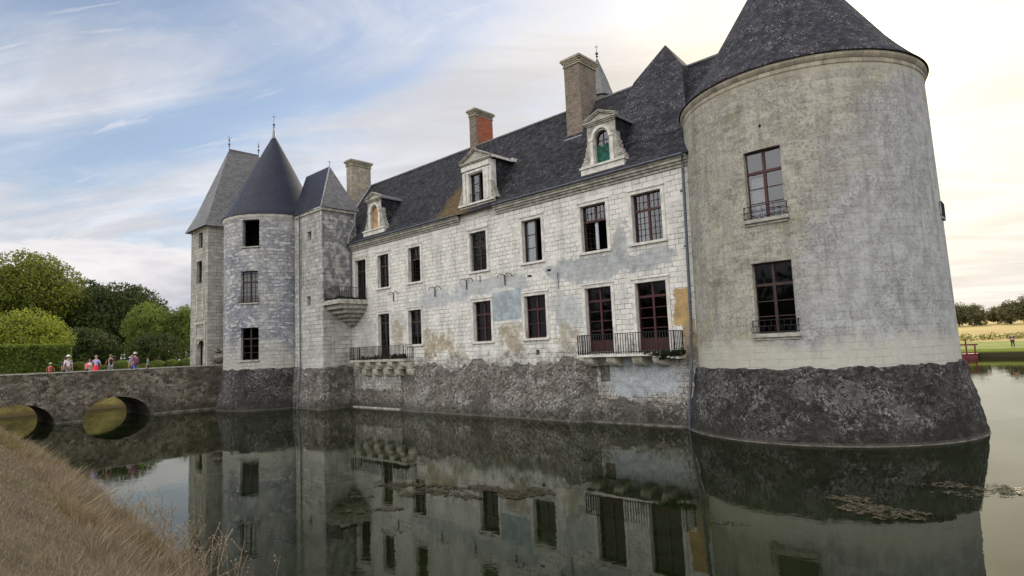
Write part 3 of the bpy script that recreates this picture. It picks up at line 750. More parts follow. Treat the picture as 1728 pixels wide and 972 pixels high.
# iron grille on U4
b = MB(); fr = Frame((-22.65, YF, 7.47), (1, 0, 0), (0, -1, 0))
for k in range(7): fr.box(b, -.56+k*.18, -.545+k*.18, -.08, -.065, .02, 2.05)
for k in range(9): fr.box(b, -.6, .6, -.082, -.066, .12+k*.23, .135+k*.23)
b.build('window_grille', MAT['iron'], wing)

# cornice, broken by the wall dormer
def cornice(x0, x1):
    mb = MB()
    for (d0, z0, z1) in ((.06, 10.22, 10.34), (.14, 10.34, 10.44), (.22, 10.44, 10.56), (.28, 10.56, 10.63)):
        mb.box(x0, x1, YF-d0, YF+.3, z0, z1)
    return mb.build('cornice', MAT['trimdark'], wing)
cornice(-34.88, -24.0); cornice(-21.2, -10.5)
b = MB()
for x0, x1 in ((-34.88, -24.02), (-21.18, -10.6)):
    b.tube([(x0, YF-.34, 10.68), (x1, YF-.34, 10.66)], .05, 8)
b.build('gutter', MAT['zinc'], wing)

# roof
RZ = 15.9; RY = 25.3
def roof_z(y):
    return 10.66+(y-(YF-.3))*1.0 if y < 22.2 else 11.32+(y-22.2)*(RZ-11.32)/(RY-22.2)
mb = MB(); ysr = [YF-.32, 22.2]+[22.2+(RY-22.2)*k/8 for k in range(1, 9)]
xsr = [-37.6+k*.7 for k in range(int((37.6-8)/.7)+1)]
def und(x, y): return .05*noise.noise(Vector((x*.35, y*.5, 2)))
for i in range(len(xsr)-1):
    for j in range(len(ysr)-1):
        x0, x1, y0, y1 = xsr[i], xsr[i+1], ysr[j], ysr[j+1]
        if y0 < 23.0 and x0 > -24.1 and x1 < -21.0 and j < 2: pass
        P = [(x, y, roof_z(y)+und(x, y)) for x, y in ((x0, y0), (x1, y0), (x1, y1), (x0, y1))]
        s0, s1 = (y0-21)*1.78, (y1-21)*1.78
        mb.face(P, [(x0, s0), (x1, s0), (x1, s1), (x0, s1)])
mb.face([(-38.2, 29.1, 10.6), (-38.2, RY, RZ), (-8, RY, RZ), (-8, 29.1, 10.6)])
mb.build('roof', MAT['slate_old'], wing, merge=True)
b = MB(); b.tube([(-37.6, RY, RZ+.03), (-8, RY, RZ+.03)], .07, 8); b.build('ridge_cap', MAT['slate_grey'], wing)
b = MB()
b.tube([(-37.62, YF-.3, 10.74), (-37.62, 22.2, 11.4), (-37.62, RY, RZ+.06)], .11, 6); b.build('verge_flashing', MAT['lead'], wing)

# pavilion roof rising out of the main slope near the great tower
mb = MB(); AP = (-12.95, 25.35, 17.40)
mid = [(-14.30, 24.55, 15.75), (-11.80, 24.55, 15.75), (-11.80, 26.2, 15.75), (-14.30, 26.2, 15.75)]
lo = [(-15.35, 22.72, 12.05), (-10.9, 22.72, 12.05), (-10.9, 28, 12.05), (-15.35, 28, 12.05)]
for k in range(4):
    a, c = mid[k], mid[(k+1) % 4]; d, e = lo[k], lo[(k+1) % 4]
    s = lambda p: (p[0] if k % 2 == 0 else p[1])
    mb.face([a, c, AP], [(s(a), 4.), (s(c), 4.), ((s(a)+s(c))/2, 6.2)])
    mb.face([d, e, c, a], [(s(d), 0.), (s(e), 0.), (s(c), 4.), (s(a), 4.)])
mb.build('pavilion_roof', MAT['slate_big'], wing)

# chimneys
def chimney(x0, x1, y0, y1, z0, z1, mat, capmat, name='chimney', sidemat=None, label=None):
    mb = MB(); mb.box(x0, x1, y0, y1, z0, z1-.45)
    o = mb.build(name, MAT[mat], wing)
    if label: o['label'] = label
    if sidemat:
        mb = MB(); mb.box(x1+.002, x1+.03, y0+.22, y1-.002, z0, z1-.47); mb.build('brick_panel', MAT[sidemat], o)
    mb = MB()
    for (d, a, c) in ((.05, .45, .38), (.03, .38, .22), (.10, .22, .14), (.15, .14, .06), (.11, .06, 0)):
        mb.box(x0-d, x1+d, y0-d, y1+d, z1-a, z1-c)
    n = int((y1-y0)/.12)
    for k in range(n):
        yy = y0+(y1-y0)*(k+.3)/n; mb.box(x1+.03, x1+.085, yy, yy+.06, z1-.34, z1-.23)
    n = int((x1-x0)/.12)
    for k in range(n):
        xx = x0+(x1-x0)*(k+.3)/n; mb.box(xx, xx+.06, y0-.085, y0-.03, z1-.34, z1-.23)
    mb.build('chimney_cap', MAT[capmat], o)
    return o
c1 = chimney(-18.02, -17.05, 24.0, 25.42, 13.0, 18.05, 'greybrick', 'chimstone', label='tall weathered brick chimney with a dentilled stone cap')
c2 = chimney(-26.52, -25.98, 25.2, 26.7, 14.5, 18.32, 'greybrick', 'chimstone', sidemat='brick', label='short chimney with one bright red brick side')
c3 = chimney(-38.35, -37.66, 23.7, 25.35, 10.5, 17.7, 'chimstone', 'chimstone', label='pale stone chimney on the far gable')
chimney(-10.6, -9.7, 27.6, 29.0, 12, 17.6, 'chimstone', 'chimstone')
b = MB(); b.box(-18.10, -16.98, 23.82, 23.97, 13.60, 13.78); b.build('chimney_flashing', MAT['lead'], c1)

# spire behind the ridge
mb = MB(); mb.lathe(-19.0, 28.6, [(.85, 14), (.85, 17.5), (1.0, 17.55), (.62, 18.6), (0.02, 20.1)], 8)
sp = mb.build('spire', MAT['slate_grey'], wing)
def finial(x, y, z, h, parent, balls=1):
    mb = MB(); mb.tube([(x, y, z-.1), (x, y, z+h)], .035, 6, .006)
    for k in range(balls):
        zz_ = z+h*(.35+.3*k); r = .10-.02*k
        mb.lathe(x, y, [(.02, zz_-r), (r*.8, zz_-r*.5), (r, zz_), (r*.8, zz_+r*.5), (.02, zz_+r)], 8)
        mb.lathe(x, y, [(.02, zz_-r*1.9), (r*.9, zz_-r*1.8), (.02, zz_-r*1.6)], 8)
    for a in (0, PI/2): mb.tube([(x-.12*math.cos(a), y-.12*math.sin(a), z+h*.8), (x+.12*math.cos(a), y+.12*math.sin(a), z+h*.8)], .012, 4)
    return mb.build('finial', MAT['zinc'], parent)
finial(-19.0, 28.6, 20.05, .95, sp)

# dormers
def arch_pts(w, zs, n=10):
    return [(w/2*math.cos(PI*k/n), zs+w/2*math.sin(PI*k/n)) for k in range(n+1)]   # right to left
def stone_dormer(cx, y0, label, fill):
    dm = MB(); wb = 1.52; w = .74; z0, zs, zt = 11.36, 12.48, 13.16
    fr = Frame((cx, y0, 0), (1, 0, 0), (0, -1, 0)); D = .22
    # front face round an arched opening
    A = arch_pts(w, zs)
    F = lambda u, z, n=0.: tuple(fr.p(u, n, z))
    dm.face([F(-wb/2, z0), F(-w/2, z0), F(-w/2, zs), F(-wb/2, zs)]); dm.face([F(w/2, z0), F(wb/2, z0), F(wb/2, zs), F(w/2, zs)])
    n = len(A)-1
    for k in range(n):
        a, c = A[k], A[k+1]
        ua, uc = wb/2-wb*k/n, wb/2-wb*(k+1)/n
        dm.face([F(c[0], c[1]), F(a[0], a[1]), F(ua, zt), F(uc, zt)])
    dm.face([F(w/2, zs), F(wb/2, zs), F(wb/2, zt)]); dm.face([F(-w/2, zs), F(-wb/2, zt), F(-wb/2, zs)])
    R_ = [(w/2, z0)]+A+[(-w/2, z0)]
    for k in range(len(R_)-1):
        a, c = R_[k], R_[k+1]; dm.face([F(*a), F(*c), F(c[0], c[1], -D), F(a[0], a[1], -D)])
    dm.face([F(-w/2, z0), F(w/2, z0), F(w/2, z0, -D), F(-w/2, z0, -D)])
    o = dm.build('dormer', MAT['trimdark'], wing); o['label'] = label
    # volutes, stepped outwards and down either side
    for s in (-1, 1):
        vb = MB()
        for k in range(18):
            za, zb_ = 11.36+k*.07, 11.36+(k+1)*.07
            ex = .38*(1-k/18.)**2.6+.02+.03*((k*7) % 3)*(k < 12)
            a, c = sorted((s*wb/2, s*(wb/2+ex))); fr.box(vb, a, c, -.30, .03-.02*((k*5) % 3), za, zb_)
        vb.build('scroll', MAT['trimdark'], o)
    # pilasters, archivolt
    pb = MB()
    for s in (-1, 1):
        a, c = sorted((s*(w/2+.08), s*(w/2+.24))); fr.box(pb, a, c, .002, .06, z0, zs-.02)
        a, c = sorted((s*(w/2+.04), s*(w/2+.28))); fr.box(pb, a, c, .003, .09, zs-.02, zs+.07)
    Ao, Ai = arch_pts(w+.30, zs+.07, 12), arch_pts(w+.04, zs+.07, 12)
    for k in range(12):
        pb.face([F(*Ai[k], .07), F(*Ao[k], .07), F(*Ao[k+1], .07), F(*Ai[k+1], .07)])
        pb.face([F(*Ai[k], .0), F(*Ai[k], .07), F(*Ai[k+1], .07), F(*Ai[k+1], .0)]); pb.face([F(*Ao[k], .0), F(*Ao[k], .07), F(*Ao[k+1], .07), F(*Ao[k+1], .0)])
    pb.build('pilaster', MAT['trim'], o)
    # plinth
    lb = MB(); fr.box(lb, -1.15, 1.15, -.35, .10, 10.60, 11.24); fr.box(lb, -1.20, 1.20, -.38, .16, 11.24, 11.32); fr.box(lb, -1.12, 1.12, -.3, .06, 11.32, 11.37)
    lb.build('plinth', MAT['trim'], o)
    pediment(o, fr, wb+.12, 13.16, .34)
    # cheeks and little roof running back into the slope
    for s in (-1, 1):
        x = cx+s*(wb/2-.01); ck = MB()
        ck.face([(x, y0+.01, 10.7), (x, y0+.01, 13.24), (x, 24.1, 13.24), (x, 22.6, 11.0)])
        ck.build('cheek', MAT['slate_old'], o)
    rb = MB(); ap = 13.67; hw = wb/2+.08
    rb.face([(cx-hw, y0-.02, 13.36), (cx, y0-.02, ap), (cx, 24.5, ap), (cx-hw, 24.3, 13.36)]); rb.face([(cx+hw, y0-.02, 13.36), (cx+hw, 24.3, 13.36), (cx, 24.5, ap), (cx, y0-.02, ap)])
    rb.box(cx+hw-.06, cx+hw+.02, y0+.02, 23.7, 13.22, 13.35); rb.box(cx-hw-.02, cx-hw+.06, y0+.02, 23.7, 13.22, 13.35)
    rb.build('dormer_roof', MAT['lead'], o)
    # filling
    if fill == 'board':
        gb = MB(); gb.face([F(u, z, -.14) for u, z in [(w/2, z0)]+A+[(-w/2, z0)]]); gb.build('board', MAT['ply'], o)
    else:
        gb = MB(); gb.face([F(u, z, -.17) for u, z in [(w/2, z0)]+A+[(-w/2, z0)]]); gb.build('pane', MAT['glass'], o)
        gb = MB(); fr.box(gb, -.02, .02, -.18, -.14, z0, zs+w/2-.01)
        for z in (11.9, 12.42): fr.box(gb, -w/2, w/2, -.175, -.145, z-.015, z+.015)
        for s in (-1, 1): a, c = sorted((s*(w/2-.05), s*w/2)); fr.box(gb, a, c, -.18, -.14, z0, zs)
        gb.build('glazing_bar', MAT['brown'], o)
        gb = MB(); k = 12
        for i in range(k):
            a = -w/2+w*i/k; c = -w/2+w*(i+1)/k; ta = 12.20+.07*math.sin(i*.9); tc = 12.20+.07*math.sin((i+1)*.9); fa, fc = .03*math.sin(i*2.2), .03*math.sin((i+1)*2.2)
            gb.face([F(a, z0, -.145+fa*.4), F(c, z0, -.145+fc*.4), F(c, tc, -.145+fc*.4), F(a, ta, -.145+fa*.4)])
        gb.build('netting', MAT['green'], o)
        rb = MB(); fr.box(rb, -w/2-.1, w/2+.1, -.9, -.88, z0-.1, 13.3); rb.build('room', MAT['darkroom'], o)
    return o

def pediment(o, fr, w, z, rise, dp=.0):
    pb = MB(); hw = w/2
    fr.box(pb, -hw+.06, hw-.06, .0, .05, z-.02, z+.05); fr.box(pb, -hw, hw, -.02, .11, z+.05, z+.11); fr.box(pb, -hw-.05, hw+.05, -.02, .16, z+.11, z+.16)
    F = lambda u, zz_, n: tuple(fr.p(u, n, zz_)); b0 = z+.16
    # tympanum and raking cornice
    pb.face([F(-hw, b0, .02), F(hw, b0, .02), F(0, b0+rise, .02)])
    for s in (-1, 1):
        a0, a1 = (s*(hw+.06), b0), (0, b0+rise); t = .10
        for (n0, n1, ta, tb) in ((-.1, .12, 0., .06), (-.1, .17, .06, .11)):
            p = [F(a0[0], a0[1]+ta, n1), F(a1[0], a1[1]+ta, n1), F(a1[0], a1[1]+tb, n1), F(a0[0], a0[1]+tb, n1)]
            q = [F(a0[0], a0[1]+ta, n0), F(a1[0], a1[1]+ta, n0), F(a1[0], a1[1]+tb, n0), F(a0[0], a0[1]+tb, n0)]
            pb.face(p); pb.face([p[0], p[1], q[1], q[0]]); pb.face([p[2], p[3], q[3], q[2]]); pb.face([p[3], p[0], q[0], q[3]])
    return pb.build('pediment', MAT['trimdark'], o)

stone_dormer(-14.60, 21.95, 'stone dormer with arched window and torn green netting', 'net')
stone_dormer(-32.27, 21.95, 'stone dormer with its arch boarded in plywood', 'board')
# wall dormer in line with the facade
q = FW[-1]; mb = MB()
wall_grid(mb, fm, -23.68, -21.5, 11.04, 13.30, [(q[1], q[2], q[3], q[4])], .2)
wall_grid(mb, fm, -23.96, -21.24, 10.3, 11.04, [], .2)
for x in (-23.68, -21.5): mb.face([(x, YF, 11.04), (x, YF+.4, 11.04), (x, YF+.4, 13.3), (x, YF, 13.3)])
for x in (-23.96, -21.24): mb.face([(x, YF, 10.2), (x, YF+.5, 10.2), (x, YF+.5, 11.04), (x, YF, 11.04)])
mb.face([(-23.96, YF, 11.04), (-21.24, YF, 11.04), (-21.24, YF+.5, 11.04), (-23.96, YF+.5, 11.04)])
wd = mb.build('dormer', MAT['trim'], wing); wd['label'] = 'tall wall dormer with triangular pediment above the facade'
fr = Frame((-22.64, YF, 11.2), (1, 0, 0), (0, -1, 0))
w_ = window(wd, fr, 1.08, 1.55, .18, 'casement', 'brown')
fr2 = Frame((-22.6, YF, 0), (1, 0, 0), (0, -1, 0))
b = MB()
for s in (-1, 1):
    for (a0, a1, n1) in ((.60, .72, .05), (.78, .98, .09)):
        a, c = sorted((s*a0-.02, s*a1-.02)); fr2.box(b, a, c, .002, n1, 11.22, 12.86)
fr2.box(b, -.74, .70, .003, .06, 12.80, 12.92); fr2.box(b, -1.08, 1.06, .004, .10, 12.98, 13.22)
fr2.box(b, -1.38, 1.38, .003, .12, 11.06, 11.16)
b.build('moulding', MAT['trim'], wd)
for s in (-1, 1):
    b = MB()
    for k in range(16):
        ex = .32*(1-k/16.)**1.6+.03*((k*7) % 3)*(k < 11)+.02; a, c = sorted((s*1.09, s*(1.09+ex))); fr2.box(b, a, c, -.3, .04-.02*((k*5) % 3), 11.17+k*.06, 11.17+(k+1)*.06)
    b.build('scroll', MAT['trimdark'], wd)
b = MB()
for k in range(7): b.tube([fr.p(-.5+k*.165, -.04, .0), fr.p(-.5+k*.165, -.04, .48)], .009, 5)
b.tube([fr.p(-.54, -.04, .48), fr.p(.54, -.04, .48)], .012, 5); b.build('guard_rail', MAT['iron'], wd)
pediment(wd, fr2, 2.24, 13.26, .56)
for s in (-1, 1):
    b = MB(); x = -22.6+s*1.08; b.face([(x, YF+.2, 10.6), (x, YF+.2, 13.45), (x, 23.9, 13.45), (x, 22.4, 10.9)])
    b.build('cheek', MAT['slate_old'], wd)
b = MB(); cx = -22.6; hw = 1.24
b.face([(cx-hw, YF, 13.46), (cx, YF, 13.98), (cx, 24.3, 13.98), (cx-hw, 23.9, 13.46)]); b.face([(cx+hw, YF, 13.46), (cx+hw, 23.9, 13.46), (cx, 24.3, 13.98), (cx, YF, 13.98)])
b.build('dormer_roof', MAT['slate_old'], wd)
b = MB(); b.box(cx+hw-.05, cx+hw+.06, YF+.02, 23.35, 13.34, 13.47); b.box(cx+hw-.06, cx+hw+.10, 23.35, 23.95, 13.36, 13.56); b.build('side_cornice', MAT['trim'], wd)

# rough battered plinth, a displaced sheet in front of the wall
def plinth_off(x, z):
    e = sstep((x+29.9)/1.6)*sstep((-15.4-x)/.8)
    top = 2.6+.55*noise.noise(Vector((x*.5, 0, 0)))+.22*noise.noise(Vector((x*2., 0, 4)))
    t = max(0, 1-max(z, -.3)/top)
    o = .72*e*t**.75 if (z < top and e > .02) else -.05
    top2 = (.95 if x > -15 else 1.15)+.35*noise.noise(Vector((x*.8, 2, 0)))
    o2 = .02+.14*sstep((top2-z)/.45) if z < top2 else -.05
    o = max(o, o2)
    return o+(.045*noise.noise(Vector((x*2.4, z*3, 1)))+.03*noise.noise(Vector((x*7, z*8, 3))) if o > 0 else 0)
xs = [-34.85+k*.11 for k in range(int((34.85-10.55)/.11)+1)]; zs = [-.5+k*.11 for k in range(33)]
PV = [(x, YF-plinth_off(x, z), z) for z in zs for x in xs]; nxx = len(xs)
PF = [(j*nxx+i, j*nxx+i+1, (j+1)*nxx+i+1, (j+1)*nxx+i) for j in range(len(zs)-1) for i in range(nxx-1)]
raw_mesh('plinth', PV, PF, MAT['rubble_mid'], wing)
# concrete footing just at the water
b = MB(); b.box(-34.8, -29.5, YF-.26, YF, -.5, .07); b.build('footing', MAT['trimdark'], wing)
b = MB(); b.box(-15.6, -10.6, YF-.30, YF, -.5, .05); b.build('footing', MAT['wetstone'], wing)

# balconies
def railing(mb, pts, z0, z1, sp=.125, r=.017):
    for i in range(len(pts)-1):
        a, c = Vector(pts[i]), Vector(pts[i+1]); L = (c-a).length; n = max(1, int(L/sp))
        for k in range(n+1):
            p = a+(c-a)*k/n; rr = r*1.6 if k in (0, n) else r
            mb.tube([(p.x, p.y, z0), (p.x, p.y, z1)], rr, 5)
        for z in (z0+.08, z1): mb.tube([(a.x, a.y, z), (c.x, c.y, z)], .016, 5)
def weeds(parent, pts, name='weeds', n=160, h=.22):
    V, F = [], []
    for k in range(n):
        p = pts[k % len(pts)]; a = Vector(p[0]); c = Vector(p[1]); t = random.random()
        q = a+(c-a)*t; ang = random.uniform(0, 2*PI); hh = h*random.uniform(.3, 1.1)*(1+.8*noise.noise(q*1.5)); w = .02
        d = Vector((math.cos(ang), math.sin(ang), 0)); i = len(V)
        V += [q-d*w, q+d*w, q+d*w*1.5+Vector((random.uniform(-.08, .08), random.uniform(-.08, .08), hh*.6)), q+Vector((random.uniform(-.14, .14), random.uniform(-.14, .14), hh))]
        F.append((i, i+1, i+2, i+3))
    return raw_mesh(name, V, F, MAT['leaf_ivy'], parent)
# lower left balcony
b = MB(); b.box(-34.15, -28.4, 21.08, YF-.01, 2.86, 3.0)
b2 = b.build('balcony', MAT['trimdark'], wing); b2['label'] = 'long balcony on two rows of stone corbels'
b = MB(); railing(b, [(-34.1, YF-.03, 0), (-34.1, 21.14, 0), (-28.45, 21.14, 0), (-28.45, YF-.03, 0)], 3.0, 3.80); b.build('railing', MAT['iron'], b2)
def corbel(x0, x1, yo, zt, zb, parent):
    mb = MB(); n = 7; P = []
    for k in range(n+1):
        t = PI/2*k/n; P.append((YF-yo*math.cos(t)**.6 if k < n else YF, zt-(zt-zb)*math.sin(t)))
    P = [(YF, zt)]+P
    mb.face([(x0, y, z) for y, z in P]); mb.face([(x1, y, z) for y, z in P][::-1])
    for k in range(len(P)-1): mb.face([(x0, *P[k]), (x1, *P[k]), (x1, *P[k+1]), (x0, *P[k+1])])
    return mb.build('corbel', MAT['corbel'], parent)
for k in range(5):
    x = -33.5+k*1.15; corbel(x, x+.42, .72, 2.855, 2.42, b2); corbel(x+.28, x+.72, .42, 2.41, 1.98, b2)
b = MB(); b.box(-34.0, -28.5, YF-.38, YF, 2.42, 2.855); b.build('corbel_backing', MAT['corbel'], b2)
weeds(b2, [((-32.8, 21.15, 3.), (-28.5, 21.2, 3.)), ((-29.6, 21.15, 3.), (-28.4, 21.3, 3.))], n=260, h=.3)
# right balcony
b = MB(); b.box(-15.95, -12.4, 21.08, YF-.01, 2.80, 2.90)
for k in range(10):
    b.box(-12.4+k*.12, -12.4+(k+1)*.12, 21.1+.02*(k % 3)+.015*k, YF-.01, 2.79-.012*k-.03*(k % 2), 2.89-.012*k)
b3 = b.build('balcony', MAT['trim'], wing); b3['label'] = 'balcony with one crumbling end under two french windows'
b = MB(); railing(b, [(-15.9, YF-.03, 0), (-15.9, 21.14, 0), (-11.3, 21.14, 0), (-11.3, YF-.03, 0)], 2.9, 3.74, .12); b.build('railing', MAT['iron'], b3)
for x in (-15.7, -14.55, -13.3, -12.35): corbel(x, x+.45, .62, 2.795, 2.38, b3)
weeds(b3, [((-12.6, 21.1, 2.8), (-11.1, 21.2, 2.75)), ((-12.0, 21.15, 2.6), (-11.0, 21.4, 2.8))], n=240, h=.26)
# corner balcony
b = MB(); b.box(-34.88, -33.05, 19.78, YF-.01, 6.70, 6.84); b.box(-34.88, -33.0, 19.70, YF-.01, 6.55, 6.70)
b4 = b.build('balcony', MAT['trimdark'], wing); b4['label'] = 'small corner balcony on stepped stone corbels'
b = MB(); railing(b, [(-34.85, 19.83, 0), (-33.1, 19.83, 0), (-33.1, YF-.03, 0)], 6.84, 7.6, .12); b.build('railing', MAT['iron'], b4)
for k, (dx, y0, z0, z1) in enumerate(((1.72, 19.95, 6.28, 6.54), (1.5, 20.3, 6.02, 6.27), (1.2, 20.7, 5.78, 6.01), (.85, 21.05, 5.55, 5.77), (.5, 21.4, 5.3, 5.54))):
    mb = MB(); mb.box(-34.88, -34.88+dx, y0, YF-.01, z0, z1); mb.box(-34.88, -34.88+dx-.06, y0+.06, YF-.012, z0-.03, z0-.002); mb.build('corbel', MAT['trimdark'], b4)
weeds(b4, [((-34.8, 19.85, 6.84), (-33.1, 19.85, 6.84)), ((-33.1, 19.9, 6.84), (-33.1, 21.6, 6.84))], n=160, h=.2)

# wall anchors shaped like a pair of curling horns
for (x, z) in ((-30.2, 7.0), (-26.25, 6.93), (-23.6, 7.08), (-20.75, 7.02)):
    b = MB(); y = YF-.06
    b.tube([(x, y, z-.52), (x, y, z-.1)], .028, 6)
    for s in (-1, 1):
        b.tube([(x+s*(.26-.26*math.cos(PI*k/8)), y-.04*math.sin(PI*k/8), z-.1+.17*math.sin(PI*k/8)-(.04 if k > 6 else 0)) for k in range(9)], .020, 5)
    b.build('wall_hook', MAT['iron'], wing)
b = MB(); b.tube([(-17.35, YF-.05, 6.75), (-17.33, YF-.05, 5.95)], .014, 5); b.tube([(-22.55, YF-.05, 7.2), (-22.55, YF-.05, 6.85)], .02, 5); b.build('wall_rod', MAT['iron'], wing)
# drainpipes
b = MB(); b.tube([(-10.60, YF-.36, 10.6), (-10.68, YF-.2, 10.25), (-10.80, YF-.2, 4.2), (-10.86, YF-.22, 3.1), (-10.85, YF-.35, 2.2), (-10.98, YF-.48, .8), (-11.02, YF-.5, -.3)], .06, 10)
for z in (9.2, 7.0, 4.8, 3.6, 2.1): b.tube([(-10.79-(.05 if z < 3 else 0), YF-.2-(.15 if z < 3 else 0), z-.03), (-10.79-(.05 if z < 3 else 0), YF-.2-(.15 if z < 3 else 0), z+.03)], .08, 10)
b.build('drainpipe', MAT['zinc'], wing)
b = MB(); b.tube([(-34.80, YF-.3, 10.6), (-34.8, YF-.1, 10.2), (-34.8, YF-.1, 6.9)], .05, 8); b.build('drainpipe', MAT['zinc'], wing)
b = MB(); b.tube([(-34.75, 22.1, 12.95), (-34.7, 22.0, 12.0), (-34.72, 21.6, 11.3), (-34.75, 21.5, 10.7)], .07, 8); b.build('drainpipe', MAT['lead'], wing)

# ------------------------------------------------------------------ great round tower
BX, BY, BR = -7.17, 24.31, 4.30
big = root('great_round_tower', (BX, BY, 0), 'great round tower with conical slate roof at the near end of the castle', 'tower')
def cylmap(cx, cy, rf):
    def f(u, z, d):
        r = rf(z)-d; a = u/rf(0)
        return (cx+r*math.cos(a), cy+r*math.sin(a), z)
    return f
RBF = lambda z: 4.36-.014*max(0, z)
bmap = cylmap(BX, BY, RBF); k0 = RBF(0)
def th(deg): return math.radians(deg)*k0
bh = [(th(-97.3), th(-80.9), 7.25, 9.58), (th(-97.2), th(-80.3), 3.45, 5.77), (th(-88.6)-.04, th(-88.6)+.04, 10.32, 10.42)]
mb = MB(); wall_grid(mb, bmap, -PI*k0, PI*k0, 1.9, 12.2, bh[:2]+[(*bh[2], .1)], .25, du=.25, dz=1.)
mb.build('wall', MAT['big'], big, merge=True)
b = MB(); b.face([bmap(bh[2][0], 10.3, .1), bmap(bh[2][1], 10.3, .1), bmap(bh[2][1], 10.44, .1), bmap(bh[2][0], 10.44, .1)]); b.build('put_log_hole', MAT['darkroom'], big)
def cyl_frame(cx, cy, r, degm, z):
    a = math.radians(degm); N = Vector((math.cos(a), math.sin(a), 0)); U = Vector((-math.sin(a), math.cos(a), 0))
    return Frame((cx+r*N.x, cy+r*N.y, z), U, N)
for (a0, a1, z0, z1), cur, lab in zip(bh[:2], ((-.5, -.06, .1, 1.45, 'curtain'), None), ('upper tower window with pale curtain and iron guard rail', 'lower tower window with dark panes')):
    dm_ = math.degrees((a0+a1)/2/k0); rr = RBF((z0+z1)/2)
    wch = 2*rr*math.sin((a1-a0)/2/k0); fr = cyl_frame(BX, BY, rr*math.cos((a1-a0)/2/k0), dm_, z0)
    window(big, fr, wch, z1-z0, .17, 'cross', 'rust_red' if cur else 'brown', label=lab, transom=.69, curtain=cur, nz=(1, 3), glass='glass' if cur else 'glass_dim', guard='low')
    sb = MB(); fr.box(sb, -wch/2-.12, wch/2+.12, -.2, .17, -.13, -.02); fr.box(sb, -wch/2-.06, wch/2+.06, -.2, .09, -.22, -.13); sb.build('sill', MAT['trimdark'], big)
# cornice
b = MB(); b.lathe(BX, BY, [(4.18, 11.95), (4.22, 12.0), (4.22, 12.12), (4.26, 12.17), (4.30, 12.24), (4.30, 12.335), (4.25, 12.34)], 96); b.build('cornice', MAT['chimstone'], big, smooth=False)
# roof with a slight bell at the eaves
b = MB(); prof = [(4.35, 12.34), (4.36, 12.37), (4.22, 12.52), (4.02, 12.76), (3.72, 13.14), (3.35, 13.66)]
zt, zb_ = 19.1, 13.66
for k in range(1, 12): t = k/11.; prof.append((3.35*(1-t)+.0*t, zb_+(zt-zb_)*t))
b.lathe(BX, BY, prof, 96); b.build('roof', MAT['slate_big'], big, smooth=True)
finial(BX, BY, 19.0, 1.4, big, 2)
# rough flared plinth
def lathe_rough(cx, cy, rprof, name, mat, parent, zlist, seg, amp=.05, ztop=None):
    V = []; 
    for z in zlist:
        for i in range(seg):
            a = 2*PI*i/seg; zt_ = z
            if ztop is not None and z == zlist[-2]: zt_ = ztop+.10*noise.noise(Vector((a*6, 0, 1)))+.05*noise.noise(Vector((a*25, 0, 1)))
            if ztop is not None and z == zlist[-1]: zt_ = ztop+.03+.10*noise.noise(Vector((a*6, 0, 1)))+.05*noise.noise(Vector((a*25, 0, 1)))
            r = rprof(z)
            p = Vector((cx+r*math.cos(a), cy+r*math.sin(a), z))
            r += amp*noise.noise(p*1.7)+amp*.9*noise.noise(p*5.5)
            if z == zlist[-1] and ztop is not None: r = rprof(z)-.12
            V.append((cx+r*math.cos(a), cy+r*math.sin(a), zt_))
    F = [(j*seg+i, j*seg+(i+1) % seg, (j+1)*seg+(i+1) % seg, (j+1)*seg+i) for j in range(len(zlist)-1) for i in range(seg)]
    return raw_mesh(name, V, F, mat, parent)
def interp(pts):
    def f(z):
        if z <= pts[0][0]: return pts[0][1]
        for k in range(len(pts)-1):
            if z <= pts[k+1][0]: t = (z-pts[k][0])/(pts[k+1][0]-pts[k][0]); return pts[k][1]+(pts[k+1][1]-pts[k][1])*t
        return pts[-1][1]
    return f
zl = [-.5+k*.1 for k in range(28)]+[2.3, 2.33]
lathe_rough(BX, BY, interp([(-.5, 4.86), (.1, 4.81), (.8, 4.70), (1.48, 4.56), (2.07, 4.46), (2.35, 4.42)]), 'plinth', MAT['rubble_dark'], big, zl, 300, .05, 2.28)
b = MB(); b.lathe(BX, BY, [(4.87, -.4), (4.87, .014), (4.82, .02)], 96); b.build('footing', MAT['wetstone'], big)
# small iron balcony seen side-on at the tower's right
fr = cyl_frame(BX, BY, 4.24, 2, 7.05); b = MB()
fr.box(b, -.35, .35, -.1, .08, -.06, 0); b5 = b.build('balcony', MAT['trimdark'], big)
b = MB(); railing(b, [fr.p(-.34, 0, 0), fr.p(-.34, .07, 0), fr.p(.34, .07, 0), fr.p(.34, 0, 0)], 7.05, 7.55, .17, .010); b.build('railing', MAT['iron'], b5)

